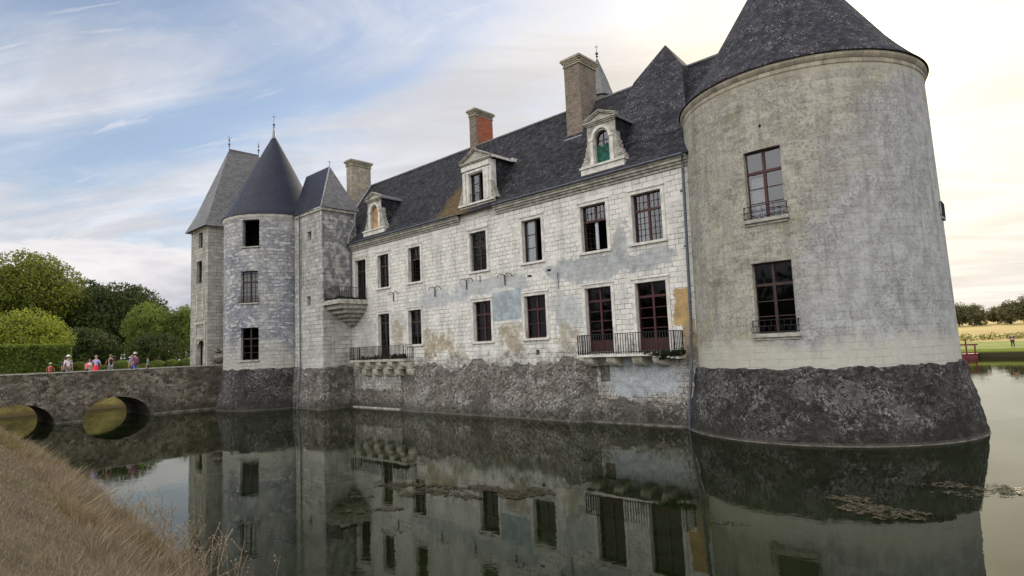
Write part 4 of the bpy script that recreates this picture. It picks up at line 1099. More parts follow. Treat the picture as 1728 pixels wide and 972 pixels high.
# ------------------------------------------------------------------ far round tower
RX, RYc, RR = -42.11, 19.95, 3.33
rt = root('round_tower', (RX, RYc, 0), 'slender round tower with smooth dark conical roof beside the bridge', 'tower')
RRF = lambda z: RR; rmap = cylmap(RX, RYc, RRF)
def th2(d): return math.radians(d)*RR
rh_ = [(th2(-62.4), th2(-41.7), 10.93, 12.77), (th2(-64.6), th2(-43.0), 7.12, 9.26), (th2(-64.4), th2(-42.4), 3.3, 5.45)]
mb = MB(); wall_grid(mb, rmap, -PI*RR, PI*RR, 2.3, 13.05, rh_, .3, du=.25, dz=1.5); mb.build('wall', MAT['round'], rt, merge=True)
for (a0, a1, z0, z1), kw, lab in zip(rh_, (dict(style='empty', frame='brown'), dict(style='lattice', frame='brown', curtain=(-.55, .55, .06, 1.9, 'cream'), nx=2, nz=(2, 4), guard='low'), dict(style='cross', frame='brown', glass='glass_dim', nz=(1, 3))),  # cream curtain is an added sheet in place of see-through daylight
                                    ('unglazed dark opening under the roof', 'brown window with cream light in its panes', 'dark window above the plinth')):
    dm_ = math.degrees((a0+a1)/2/RR); wch = 2*RR*math.sin((a1-a0)/2/RR); fr = cyl_frame(RX, RYc, RR*math.cos((a1-a0)/2/RR), dm_, z0)
    window(rt, fr, wch, z1-z0, .2, label=lab, **kw)
    sb = MB(); fr.box(sb, -wch/2-.06, wch/2+.06, -.2, .12, -.1, -.01); sb.build('sill', MAT['trimdark'], rt)
b = MB(); b.lathe(RX, RYc, [(3.34, 12.9), (3.40, 12.98), (3.44, 13.08), (3.44, 13.14), (3.3, 13.15)], 72); b.build('cornice', MAT['trim'], rt)
b = MB(); prof = [(3.50, 13.13), (3.51, 13.17), (3.22, 13.55), (2.86, 14.15)]
for k in range(1, 10): t = k/9.; prof.append((2.86*(1-t)+.09*t, 14.15+(19.75-14.15)*t+.10*math.sin(PI*t)))
b.lathe(RX, RYc, prof, 80); b.build('roof', MAT['slate_new'], rt, smooth=True)
b = MB(); b.lathe(RX, RYc, [(.35, 18.95), (.12, 19.8), (.05, 20.4)], 12); b.build('roof_cap', MAT['lead'], rt)
finial(RX, RYc, 20.2, 1.35, rt)
zl = [-.5+k*.12 for k in range(27)]+[2.7, 2.73]
lathe_rough(RX, RYc, interp([(-.5, 3.85), (.1, 3.78), (1.2, 3.55), (2.75, 3.41)]), 'plinth', MAT['rubble_dark'], rt, zl, 200, .06, 2.68)
b = MB(); p = cyl_frame(RX, RYc, 3.40, 5, 0); b.tube([(-37.72, 19.62, 13.0), (-37.72, 19.62, 2.8), (-37.70, 19.5, 1.2), (-37.65, 19.3, -.3)], .045, 8); b.build('drainpipe', MAT['zinc'], rt)

# ------------------------------------------------------------------ square stair turret
tur = root('stair_turret', (-36.3, 21, 0), 'square stair turret of patched blocks with hipped slate roof between tower and wing', 'turret')
mb = MB(); TY = 19.73
tm = lambda u, z, d: (u, TY+d, z)
th_ = [(-36.80, -36.32, 11.02, 11.62), (-36.93, -36.47, 6.7, 7.32)]
wall_grid(mb, tm, -38.6, -34.9, 2.3, 12.97, [(*h, .3) for h in th_], .3)
em = lambda u, z, d: (-34.9, u, z)
wall_grid(mb, em, TY, 22.25, 2.3, 12.97, [], .3, uoff=.2)
mb.face([(-34.9, 22.25, 2.3), (-38.6, 22.25, 2.3), (-38.6, 22.25, 12.97), (-34.9, 22.25, 12.97)])
mb.build('wall', MAT['turret'], tur)
b = MB()
for h in th_: b.box(h[0]-.02, h[1]+.02, TY+.295, TY+.31, h[2]-.02, h[3]+.02)
b.build('loophole', MAT['darkroom'], tur)
b = MB()
for (x0, y0, x1, y1) in ((-38.4, TY-.08, -34.82, TY+.05), (-34.95, TY+.06, -34.82, 22.3)):
    b.box(x0, x1, y0, y1, 12.80, 12.99)
b.build('cornice', MAT['trimdark'], tur)
b = MB(); A1 = (-36.0, 20.95, 16.2); A2 = (-39.2, 20.95, 16.2); e = .16; z_ = 12.99
c1_, c2_, c3_, c4_ = (-38.6, TY-e, z_), (-34.9+e, TY-e, z_), (-34.9+e, 22.3+e, z_), (-38.6, 22.3+e, z_)
sl = 3.5
b.face([c1_, c2_, A1, A2], [(-38.6, 0), (-34.7, 0), (-36, sl), (-39.2, sl)])
b.build('roof', MAT['slate_new'], tur)
b = MB(); b.face([c2_, c3_, A1], [(0, 0), (2.8, 0), (1.3, sl)]); b.face([c3_, c4_, A2, A1], [(0, 0), (3.8, 0), (3.2, sl), (1, sl)]); b.build('roof_side', MAT['slate_grey'], tur)
finial(-36.0, 20.95, 16.15, .45, tur, 0)
b = MB(); b.tube([c2_, A1], .05, 6); b.build('hip_flashing', MAT['lead'], tur)
# plinth
def rough_box(x0, x1, y0, z0, z1, fl, name, mat, parent, y1=22.6):
    st = .12; P = []
    path = [(x0, y0), (x1, y0), (x1, y1)]
    pts = []
    n1_ = int((x1-x0)/st); n2_ = int((y1-y0)/st)
    pts += [(x0+(x1-x0)*k/n1_, y0, 0, -1) for k in range(n1_)]+[(x1, y0, .7, -.7)]+[(x1, y0+(y1-y0)*k/n2_, 1, 0) for k in range(1, n2_+1)]
    zs_ = [z0+(z1-z0)*k/26 for k in range(27)]+[z1+.02]; V = []
    for j, z in enumerate(zs_):
        for (x, y, nx_, ny_) in pts:
            o = fl*(1-max(0, z)/z1)**.8+.06*noise.noise(Vector((x*2, y*2, z*2.5)))+.05*noise.noise(Vector((x*6, y*6, z*6)))+.04
            zz_ = z
            if j >= len(zs_)-2: zz_ = z1+.12*noise.noise(Vector((x*1.5, y*1.5, 0)))+.02*(j-len(zs_)+2)
            if j == len(zs_)-1: o = -.1
            V.append((x+nx_*o, y+ny_*o, zz_))
    n = len(pts); F = [(j*n+i, j*n+i+1, (j+1)*n+i+1, (j+1)*n+i) for j in range(len(zs_)-1) for i in range(n-1)]
    return raw_mesh(name, V, F, mat, parent)
rough_box(-38.6, -34.9, TY, -.5, 2.62, .28, 'plinth', MAT['rubble_mid'], tur)

# ------------------------------------------------------------------ gate tower
gt = root('gate_tower', (-49.8, 20.5, 2.5), 'tall gate tower at the end of the bridge with two roof finials', 'tower')
GY = 17.5; gmf = lambda u, z, d: (u, GY+d, z)
mb = MB(); gh = [(-49.95, -49.1, 12.2, 13.45), (-50.3, -49.2, 9.45, 11.2)]
wall_grid(mb, gmf, -51.5, -48.0, 2.2, 13.75, gh+[(-50.15, -48.45, 2.5, 4.95)], .3)
wall_grid(mb, lambda u, z, d: (-48.0, u, z), GY, 24.5, 2.2, 13.75, [], .3, uoff=.1)
wall_grid(mb, lambda u, z, d: (-51.5, u, z), GY, 24.5, -.5, 13.75, [], .3)
mb.face([(-51.5, 24.5, -.5), (-48, 24.5, -.5), (-48, 24.5, 13.75), (-51.5, 24.5, 13.75)])
# arch spandrels over the gateway
A = [(-49.3+.85*math.cos(PI*k/10), 4.1+.85*math.sin(PI*k/10)) for k in range(11)]
for k in range(10):
    a, c = A[k], A[k+1]; mb.face([(c[0], GY+.03, c[1]), (a[0], GY+.03, a[1]), (a[0], GY+.03, 4.96), (c[0], GY+.03, 4.96)])
mb.build('wall', MAT['gate'], gt)
b = MB(); b.box(-50.2, -48.4, GY+.45, GY+.47, 2.4, 5.0); b.build('door', MAT['trimdark'], gt)
for h in gh:
    fr = Frame(((h[0]+h[1])/2, GY, h[2]), (1, 0, 0), (0, -1, 0)); window(gt, fr, h[1]-h[0], h[3]-h[2], .2, 'empty', 'brown')
b = MB()
for x in (-50.35, -48.45): b.box(x, x+.2, GY-.08, GY, 2.5, 6.2)
b.box(-50.45, -48.15, GY-.10, GY, 6.2, 6.38); b.box(-50.2, -48.5, GY-.06, GY, 5.05, 5.25)
b.box(-50.2, -49.9, GY-.05, GY, 6.6, 9.0); b.box(-49.0, -48.7, GY-.05, GY, 6.6, 9.0)
b.build('gate_moulding', MAT['trimdark'], gt)
b = MB(); b.box(-51.58, -47.92, GY-.08, 24.5, 13.62, 13.80); b.build('cornice', MAT['trimdark'], gt)
# hipped roof with kicked eaves
ridge = [(-49.75, 19.75, 20.75), (-49.75, 22.2, 20.75)]
e0 = [(-51.95, GY-.35, 13.72), (-47.65, GY-.35, 13.72), (-47.65, 24.8, 13.72), (-51.95, 24.8, 13.72)]
e1 = [(-51.35, GY+.25, 15.1), (-48.25, GY+.25, 15.1), (-48.25, 24.2, 15.1), (-51.35, 24.2, 15.1)]
b = MB()
for k in range(4):
    a, c, d, e = e0[k], e0[(k+1) % 4], e1[(k+1) % 4], e1[k]; ax = 0 if k % 2 == 0 else 1
    b.face([a, c, d, e], [(a[ax], 0), (c[ax], 0), (d[ax], 1.5), (e[ax], 1.5)])
    top = {0: [ridge[0]], 1: [ridge[1], ridge[0]], 2: [ridge[1]], 3: [ridge[0], ridge[1]]}[k]
    P = [e1[k], e1[(k+1) % 4]]+top; b.face(P, [(p[ax], 1.5 if p[2] < 16 else 7.4) for p in P])
b.build('roof', MAT['slate_grey'], gt)
for r_ in ridge: finial(r_[0], r_[1], r_[2], 1.25, gt, 2)
b = MB(); b.tube([ridge[0], ridge[1]], .06, 6); b.build('ridge_cap', MAT['lead'], gt)
# heap of fallen stones at the foot, between gate tower and bridge
def rocks(name, spots, label, cat):
    V, F = [], []
    for (x, y, z, r) in spots:
        import bmesh
        bm = bmesh.new(); bmesh.ops.create_icosphere(bm, subdivisions=2, radius=r)
        i = len(V)
        for v in bm.verts:
            q = v.co*(1+.35*noise.noise(v.co*1.6/r+Vector((x, y, z)))); V.append((x+q.x, y+q.y, z+q.z*.8))
        F += [tuple(v.index+i for v in f.verts) for f in bm.faces]; bm.free()
    return V, F
V, F = rocks('r', [(-47.2, 17.7, 2.9, .5), (-46.5, 17.6, 2.9, .6), (-46.8, 17.8, 3.5, .45), (-47.3, 17.8, 3.6, .35), (-46.2, 17.7, 3.5, .45), (-46.9, 17.9, 4.1, .3)], '', '')
raw_mesh('broken_masonry', V, F, MAT['rubble_mid'], gt)

# ------------------------------------------------------------------ bridge
br_ = root('stone_bridge', (-47.5, 8, 0), 'low rubble stone bridge with two round arches leading to the gate tower', 'bridge')
XB0, XB1 = -50.0, -45.0
arches = [(11.0, 1.82, 1.33), (5.95, 1.80, 1.28)]
def soffit(y):
    for (c, hw, rise) in arches:
        if abs(y-c) < hw: return -.05+(rise+.05)*math.sqrt(max(0, 1-((y-c)/hw)**2))**.85
    return -.6
ys = sorted(set([round(-4+k*.12, 3) for k in range(int(21.6/.12)+1)]+[c+s*hw*t for c, hw, _ in arches for s in (-1, 1) for t in (1.0, .9999, .985, .95)]))
def side(mb_V, mb_F, X0, sgn):
    rows = 22; base = len(mb_V); n = len(ys)
    for y in ys:
        zb = soffit(y)
        for j in range(rows+1):
            t = j/rows; z = zb+(3.03-zb)*t
            d = .05*noise.noise(Vector((y*2.2, z*3, X0)))+.035*noise.noise(Vector((y*6, z*8, X0)))
            if z > 2.9: d *= .3
            mb_V.append((X0+sgn*(d+.10*(1-t)*(1 if zb < 0 else .2)), y, z))
    for i in range(n-1):
        for j in range(rows):
            a = base+i*(rows+1)+j; q = (a, a+rows+1, a+rows+2, a+1)
            mb_F.append(q if sgn > 0 else q[::-1])
V, F = [], []; side(V, F, XB1, 1); side(V, F, XB0, -1)
raw_mesh('side_wall', V, F, MAT['rubble_bridge'], br_)
b = MB()
for i in range(len(ys)-1):
    y0, y1 = ys[i], ys[i+1]; z0, z1 = soffit(y0), soffit(y1)
    b.face([(XB0, y0, z0), (XB0, y1, z1), (XB1, y1, z1), (XB1, y0, z0)])
b.build('arch_soffit', MAT['rubble_dark'], br_)
b = MB()
b.box(XB1-.36, XB1+.03, -4, 17.45, 3.0, 3.06); b.build('coping', MAT['trimdark'], br_)
b = MB(); b.box(XB0-.03, XB0+.36, -4, 17.45, 3.0, 3.06); b.build('coping', MAT['trimdark'], br_)
b = MB(); b.face([(XB1-.34, -4, 2.4), (XB1-.34, 17.45, 2.4), (XB1-.34, 17.45, 3.02), (XB1-.34, -4, 3.02)]); b.build('parapet', MAT['rubble_bridge'], br_)
b = MB(); b.face([(XB0+.34, 17.45, 2.4), (XB0+.34, -4, 2.4), (XB0+.34, -4, 3.02), (XB0+.34, 17.45, 3.02)])
b.build('parapet', MAT['rubble_bridge'], br_)
b = MB(); b.face([(XB0, -4, 2.56), (XB1, -4, 2.56), (XB1, 17.5, 2.56), (XB0, 17.5, 2.56)]); b.build('deck', simple('gravel_deck', (.42, .37, .28), .95, .2, 8.), br_)
b = MB(); b.box(-45.0, -44.82, 12.85, 17.0, -.5, .12); b.build('footing', MAT['wetstone'], br_)
b = MB(); b.box(-45., -44.82, 7.8, 9.15, -.5, .1); b.build('footing', MAT['wetstone'], br_)

# ------------------------------------------------------------------ vegetation
def leaf_cloud(centres, radii, n, size, flat=.85, inner=.72, seed=0):
    """quads scattered in the outer shell of many small blobs"""
    g = np.random.default_rng(seed); C_ = np.asarray(centres); R_ = np.asarray(radii)
    w = R_**2; idx = g.choice(len(C_), n, p=w/w.sum())
    d = g.normal(size=(n, 3)); d /= np.linalg.norm(d, axis=1)[:, None]
    rr = R_[idx]*(inner+(1.06-inner)*g.random(n)**.7)
    p = C_[idx]+d*rr[:, None]*np.array([1, 1, flat])
    nn = d+g.normal(size=(n, 3))*.55; nn /= np.linalg.norm(nn, axis=1)[:, None]
    t = np.cross(nn, g.normal(size=(n, 3))); t /= np.linalg.norm(t, axis=1)[:, None]; bb = np.cross(nn, t)
    s = size*(.55+.9*g.random(n))[:, None]
    V = np.stack([p-t*s*.5, p+bb*s*.32, p+t*s*.5, p-bb*s*.32], 1).reshape(-1, 3)
    return V, np.arange(4*n).reshape(-1, 4)

def tree(base, height, hw, mat, label, n=9000, leaf=.34, nb=46, seed=1, low=.12, group=None, name='broadleaf_tree', flat=1., trunk_r=None, depth=None):
    g = np.random.default_rng(seed); bx, by, bz = base; depth = depth or hw
    r = root(name, base, label, 'tree', group)
    cz = bz+height*(.5+low/2); rz = height*(.5-low/2)
    C_, R_ = [], []
    for k in range(nb):
        d = g.normal(size=3); d /= np.linalg.norm(d)
        if d[2] < -.75: d[2] *= -1
        f = .56+.34*g.random()**1.3; br = (.15+.20*g.random())*min(hw, rz)
        wide = 1.0 if d[2] > -.2 else .9
        C_.append((bx+d[0]*depth*f*wide, by+d[1]*hw*f*wide, cz+d[2]*rz*f)); R_.append(br)
    for k in range(8): 
        d = g.normal(size=3)*.25; C_.append((bx+d[0]*depth, by+d[1]*hw, cz+d[2]*rz)); R_.append(.5*min(hw, rz))
    V, F = leaf_cloud(C_, R_, n, leaf, .9, .6, seed+100)
    # twigs breaking the outline
    m = n//14; d = g.normal(size=(m, 3)); d[:, 2] = np.abs(d[:, 2]); d /= np.linalg.norm(d, axis=1)[:, None]
    q = np.array([bx, by, cz])+d*np.array([depth, hw, rz])*(.93+.13*g.random(m))[:, None]
    V2, F2 = leaf_cloud(q, np.full(m, .35*leaf/.3), m*2, leaf*.8, 1., .2, seed+7)
    raw_mesh('crown', np.vstack([V, V2]), np.vstack([F, F2+len(V)]), MAT[mat], r)
    tb = MB(); tr = trunk_r or height*.03
    tb.tube([(bx, by, bz-.3), (bx+.1, by, bz+height*.25), (bx, by+.2, bz+height*.62)], tr, 9, tr*.4)
    for k in range(6):
        c = C_[k*5 % len(C_)]; tb.tube([(bx, by+.05, bz+height*.22), ((bx+c[0])/2, (by+c[1])/2, bz+height*.45), c], tr*.45, 6, tr*.12)
    tb.build('trunk', MAT['bark'], r)
    return r
tree((-150, 20.7, 2.8), 23.3, 10.2, 'leaf_olive', 'biggest rounded oak at the left edge of the view', 34000, .52, 120, 3)
tree((-152, 7.6, 2.8), 19.5, 7.7, 'leaf_dark', 'oak half out of view left of the biggest one', 11000, .55, 50, 33)
tree((-73, 10.2, 2.6), 6.3, 3.7, 'leaf_yellow', 'bright yellow-green tree rising over the clipped hedge', 15000, .25, 34, 5, depth=3.4, low=-.1)
tree((-75, 5.6, 2.6), 6.9, 3.0, 'leaf_yellow', 'yellow-green tree over the hedge, cut by the left edge', 8000, .27, 50, 6, depth=3.0, low=.0)
tree((-148, 36.1, 2.8), 17.6, 10.2, 'leaf_dark', 'wide dark green oak in the middle of the left wood', 30000, .5, 120, 8, low=.0)
tree((-170, 35.0, 2.9), 20.6, 6.2, 'leaf_dark', 'dark oak crown peeping between the two biggest oaks', 9000, .6, 50, 9)
tree((-165, 46.5, 2.9), 15.6, 6.6, 'leaf_dark', 'dark oak behind the light green tree near the gate tower', 9000, .6, 50, 12, low=0.)
tree((-118, 33.2, 2.7), 11.2, 3.9, 'leaf_mid', 'light green young tree right of the wide dark oak', 14000, .34, 50, 10, low=.0)
tree((-118, 39.0, 2.7), 10.6, 3.7, 'leaf_mid', 'green tree touching the left side of the gate tower', 12000, .34, 50, 14, low=.0)
tree((-110, 22.5, 2.6), 6.4, 4.8, 'leaf_dark', 'low dark tree filling the gap right of the clipped hedge', 12000, .34, 50, 15, low=-.05)
tree((-108, 31.9, 2.6), 5.6, 4.4, 'leaf_dark', 'low dark tree behind the round box bushes', 9000, .3, 50, 16, low=-.05)
tree((-112, 8.5, 2.6), 7.0, 6.0, 'leaf_dark', 'low dark tree behind the yellow-green trees', 9000, .3, 50, 17, low=-.05)
# ribbon of far wood on the left, closing the horizon
def wood(name, xr, yr, zb, hr, n, mat, leaf, seed, nb):
    g = np.random.default_rng(seed); C_, R_ = [], []
    for k in range(nb):
        x = g.uniform(*xr); y = g.uniform(*yr); hh = g.uniform(*hr); r_ = hh*.33
        for q in range(6): C_.append((x+g.normal()*r_, y+g.normal()*r_, zb+hh*g.uniform(.15, .8))); R_.append(r_)
    V, F = leaf_cloud(C_, R_, n, leaf, .9, .6, seed)
    o = raw_mesh(name, V, F, MAT[mat]); return tag(o, kind='stuff')
o = wood('far_wood', (-230, -185), (-60, 75), 2.5, (9, 13), 26000, 'leaf_dark', .8, 21, 60); o['label'] = 'dark far wood behind the oaks at left'; o['category'] = 'wood'
o = wood('far_wood', (-4, 130), (222, 245), 4.2, (7, 10), 22000, 'leaf_far', .8, 22, 60); o['label'] = 'pale olive wood on the right horizon beyond the edge of view'; o['category'] = 'wood'
o = wood('far_wood', (-70, 60), (-62, -44), 1.6, (8, 12), 26000, 'leaf_dark', 1.0, 23, 70); o['label'] = 'dark wood on the near side of the moat, mirrored in the lower window panes'; o['category'] = 'wood'
for k, (x, y, h, hw, lab) in enumerate(((-25.5, 222, 6.8, 3.4, 'far tree whose crown touches the great tower edge on the horizon'), (-21.2, 220, 6.2, 2.9, 'far olive tree second from the great tower on the horizon'),
                                        (-17.2, 232, 5.0, 2.6, 'lowest far tree in the dip of the right horizon'), (-13.2, 220, 6.6, 3.0, 'far rounded tree right of the dip in the horizon'),
                                        (-8.6, 222, 8.2, 3.6, 'tallest far tree at the right edge of the picture'))):
    z = height(x, y)
    tree((x, y, z), h, hw, 'leaf_far', lab, 4500, .5, 40, 50+k, low=-.08, group='far trees beyond the field')
tree((-29.5, 224, height(-29.5, 224)), 6.5, 3.5, 'leaf_far', 'far tree mostly hidden by the great tower', 3000, .5, 30, 77, low=-.05, group='far trees beyond the field')

# clipped hedge
def hedge(x0, x1, y0, y1, z0, z1, name, label, mat='hedge', n=26000, s=.10, seed=2):
    r = root(name, ((x0+x1)/2, (y0+y1)/2, z0), label, 'hedge')
    b = MB(); b.box(x0+.15, x1-.15, y0+.15, y1-.15, z0, z1-.15); b.build('core', MAT['leaf_dark'], r)
    g = np.random.default_rng(seed); u = g.random((n, 3)); side_ = g.choice(4, n, p=[.45, .15, .3, .1])
    p = np.empty((n, 3)); p[:] = np.array([x0, y0, z0])+u*np.array([x1-x0, y1-y0, z1-z0])
    j = g.normal(size=n)*.05
    wavy = np.array([.07*noise.noise(Vector((q[1]*1.3, q[2]*1.3, q[0]))) for q in p])
    p[side_ == 0, 0] = (x1+j+wavy)[side_ == 0]; p[side_ == 1, 1] = (y1+j+wavy)[side_ == 1]; p[side_ == 2, 2] = (z1+j+wavy)[side_ == 2]; p[side_ == 3, 1] = (y0+j)[side_ == 3]
    nn = np.zeros((n, 3)); nn[side_ == 0, 0] = 1; nn[side_ == 1, 1] = 1; nn[side_ == 2, 2] = 1; nn[side_ == 3, 1] = -1
    nn += g.normal(size=(n, 3))*.5; nn /= np.linalg.norm(nn, axis=1)[:, None]
    t = np.cross(nn, g.normal(size=(n, 3))); t /= np.linalg.norm(t, axis=1)[:, None]; bb = np.cross(nn, t); s_ = s*(.7+.7*g.random(n))[:, None]
    V = np.stack([p-t*s_, p+bb*s_*.7, p+t*s_, p-bb*s_*.7], 1).reshape(-1, 3)
    raw_mesh('foliage', V, np.arange(4*n).reshape(-1, 4), MAT[mat], r); return r
hedge(-64, -60.2, -4, 11.35, 2.5, 5.18, 'clipped_hedge', 'tall square-clipped hedge at the left edge behind the bridge')
# clipped box balls
def ball(x, y, r_, label, seed):
    o = root('box_ball', (x, y, 2.55), label, 'bush', 'round clipped box bushes beyond the bridge')
    C_, R_ = [(x, y, 2.6+r_*.75)], [r_]
    V, F = leaf_cloud(C_*1, R_, int(2600*r_*1.6), .09, .85, .88, seed)
    raw_mesh('foliage', V, F, MAT['hedge'], o)
    b = MB(); b.lathe(x, y, [(r_*.3, 2.5), (r_*.85, 2.6+r_*.5), (r_*.85, 2.6+r_), (r_*.5, 2.6+r_*1.4), (.01, 2.6+r_*1.55)], 12); b.build('core', MAT['leaf_dark'], o)
def at(u, v, Xp):
    d = cf+cr*((u-864)/FPX)-cu*((v-486)/FPX); t = Xp/d.x; return Vector((0, 0, 3.3))+d*t
balls = [(134, .72, -64, 'dark box ball just right of the tall hedge'), (178, .5, -64, 'box ball behind the person in the lilac top'), (205, .72, -62, 'big bright box ball right of the person in black'),
         (216, .6, -68, 'box ball half hidden behind the big bright one'), (243, .5, -66, 'small box ball right of the person in the hat'), (265, .66, -62, 'bright box ball midway between people and gate tower'),
         (277, .5, -68, 'small box ball between two bright ones'), (291, .66, -62, 'bright box ball second left of the gate tower'), (302, .5, -68, 'pale box ball behind, near the gate tower'), (315, .7, -62, 'dark box ball against the gate tower')]
for k, (u, r_, Xp, lab) in enumerate(balls):
    p = at(u, 612, Xp); ball(Xp, p.y, r_, lab, 200+k)

# hedgerow across the far field
g_ = np.random.default_rng(5); C_ = [(x, 118+g_.normal()*1.2, height(x, 118)+.2+g_.random()*.3) for x in np.arange(-24, 40, .55)]; R_ = [g_.uniform(.45, .85) for _ in C_]
V, F = leaf_cloud(C_, R_, 9000, .22, .9, .6, 5); o = raw_mesh('hedgerow', V, F, MAT['leaf_olive']); tag(o, 'low brown-green hedgerow dividing the far lawn from the wheat field', 'hedgerow', kind='stuff')

# dry grass on the near bank
n = 420000; g_ = np.random.default_rng(9)
lx = np.exp(g_.uniform(math.log(5.5), math.log(48), n)); x = -lx
yb_ = np.interp(x, [q[0] for q in YB], [q[1] for q in YB])
edge = g_.random(n)
y = yb_+.12-np.where(edge < .42, np.abs(g_.normal(size=n))*.55, g_.random(n)*5.5)
keep = (y > -.9) & ((yb_-y < 1.2) | (g_.random(n) < .5)); x, y, yb_, lx = x[keep], y[keep], yb_[keep], lx[keep]; n = len(x)
z = np.array([max(height(a, c), .0) for a, c in zip(x, y)])
inl = yb_-y
tuft = np.array([noise.noise(Vector((a*.9, c*1.4, 0))) for a, c in zip(x, y)])
H = np.where(inl < 1.1, .15+.14*tuft, .05+.04*tuft)*(.5+g_.random(n)); H = np.clip(H, .025, .5)
H = np.where((g_.random(n) < .03) & (inl < .9), H+.2, H)
a = g_.random(n)*2*PI; wd_ = (.0012+.00036*lx)*(.6+.8*g_.random(n))
dx, dy = np.cos(a)*wd_, np.sin(a)*wd_; lean = H[:, None]*g_.normal(size=(n, 2))*np.where(g_.random(n) < .35, .25, .8)[:, None]
p0 = np.stack([x-dx, y-dy, z-.03], 1); p1 = np.stack([x+dx, y+dy, z-.03], 1)
p2 = np.stack([x+dx*.8+lean[:, 0]*.5, y+dy*.8+lean[:, 1]*.5, z-.03+(H+.03)*.52], 1); p3 = np.stack([x+lean[:, 0], y+lean[:, 1], z+H], 1)
V = np.stack([p0, p1, p2, p3], 1).reshape(-1, 3)
MAT['straw'] = leafmat('dry_straw', (.08, .062, .042), (.38, .30, .20), .2, .5, .9)
MAT['straw2'] = leafmat('rusty_straw', (.085, .063, .040), (.38, .275, .165), .2, .5, .9)
MAT['straw3'] = leafmat('olive_straw', (.07, .07, .025), (.24, .22, .08), .25, .5, .9)
nz_ = np.array([noise.noise(Vector((a_*.35, c*.7, 5))) for a_, c in zip(x, y)])+g_.normal(size=n)*.22
mi = np.where(nz_ > .33, 2, np.where((nz_ > -.02) & (inl < 1.2), 1, 0))
o = raw_mesh('dry_grass', V, np.arange(4*n).reshape(-1, 4), None, mats=[MAT['straw'], MAT['straw2'], MAT['straw3']], midx=mi)
tag(o, 'dry straw-coloured grass covering the near bank', 'grass', kind='stuff')
# tall seeding stalks at the foot of the picture
b = MB(); g2 = random.Random(4)
for k in range(120):
    u = g2.choice([g2.uniform(300, 400), g2.uniform(180, 340), g2.uniform(350, 480), g2.uniform(560, 620) if g2.random() < .2 else g2.uniform(330, 470)])
    xx = -np.interp(u, [180, 260, 330, 400, 480, 620], [16, 12.6, 10.3, 9.3, 8.6, 7.6])+g2.uniform(-.6, .6)
    yy = np.interp(xx, [q[0] for q in YB], [q[1] for q in YB])-abs(g2.gauss(0, .25))+.1; zz_ = max(0, height(xx, yy)); hh = g2.uniform(.35, 1.05)
    la, lb = g2.gauss(0, .14), g2.gauss(.05, .12); r_ = .0055
    pts = [(xx, yy, zz_), (xx+la*.4, yy+lb*.4, zz_+hh*.5), (xx+la, yy+lb, zz_+hh)]
    b.tube(pts, r_, 4, r_*.5)
    for q in range(g2.randint(1, 5)):
        t = g2.uniform(.6, 1); s_ = g2.uniform(.07, .2); aa = g2.uniform(0, 2*PI)
        p = Vector(pts[1])*(1-(t-.5)*2)+Vector(pts[2])*((t-.5)*2); e = p+Vector((math.cos(aa)*s_*.7, math.sin(aa)*s_*.7, s_))
        b.tube([p, e], r_*.6, 3, r_*.4)
        b.lathe(e.x, e.y, [(.001, e.z-.012), (.012, e.z), (.001, e.z+.014)], 5)
o = b.build('seeding_stalks', MAT['straw']); tag(o, 'tall thin seeding weeds standing at the water edge in the foreground', 'weeds', kind='stuff')

# floating weed on the moat
MAT['weed'] = leafmat('floating_weed', (.025, .022, .010), (.095, .08, .045), .1, 2.)
MAT['weedp'] = leafmat('pale_floating_weed', (.035, .03, .018), (.16, .135, .085), .1, 2.)
def weed(patches, label, seed, mat='weed', dens=900):
    g = np.random.default_rng(seed); PV_ = []
    for (cx, cy, rx, ry, ang) in patches:
        n = int(dens*rx*ry*3.1); r = np.sqrt(g.random(n)); a = g.random(n)*2*PI
        u = r*np.cos(a)*rx; v = r*np.sin(a)*ry; x = cx+u*math.cos(ang)-v*math.sin(ang); y = cy+u*math.sin(ang)+v*math.cos(ang)
        nz = np.array([noise.noise(Vector((q*1.3, w*2.1, seed)))+.6*noise.noise(Vector((q*5, w*6, seed))) for q, w in zip(x, y)])
        k = nz > (r**2*.75-.22); x, y = x[k], y[k]; n = len(x)
        s = .012+.022*g.random(n); a = g.random(n)*2*PI; st = 1+2*g.random(n)
        dx, dy = np.cos(a)*s*st, np.sin(a)*s*st; ex, ey = -np.sin(a)*s*.5, np.cos(a)*s*.5; z = .006+.016*g.random(n); tl = g.normal(size=n)*.006
        PV_.append(np.stack([np.stack([x-dx, y-dy, z], 1), np.stack([x+ex, y+ey, z+tl*.5+.004], 1), np.stack([x+dx, y+dy, z+tl+.006], 1), np.stack([x-ex, y-ey, z+.003], 1)], 1).reshape(-1, 3))
    V = np.vstack(PV_); o = raw_mesh('floating_weed', V, np.arange(len(V)).reshape(-1, 4), MAT[mat])
    return tag(o, label, 'pond weed', kind='stuff')
weed([(-11.6, 7.3, 1.0, .26, .75), (-12.6, 8.0, .5, .2, .6)], 'brown floating weed in a narrow raft left of centre', 1)
weed([(-11.0, 9.8, 1.9, .85, .55), (-9.6, 10.4, 1.3, .7, .5), (-12.9, 9.2, 1.2, .6, .5)], 'wide sparse raft of brown floating weed in the middle of the moat', 2, dens=900)
weed([(-2.95, 13.1, 1.0, .8, .3), (-3.8, 13.6, .6, .35, .2)], 'dense clump of floating weed in front of the great tower', 3, 'weedp', 800)
weed([(-1.75, 15.8, 1.2, 1.0, .3), (-.6, 16.4, 1.0, .7, .2)], 'pale floating weed on the bright water at the right edge', 4, 'weedp', 520)
weed([(-4.95, 10.8, .6, .16, .5), (-5.5, 11.2, .4, .12, .6)], 'thin wisps of floating weed below the great tower reflection', 5, dens=420)
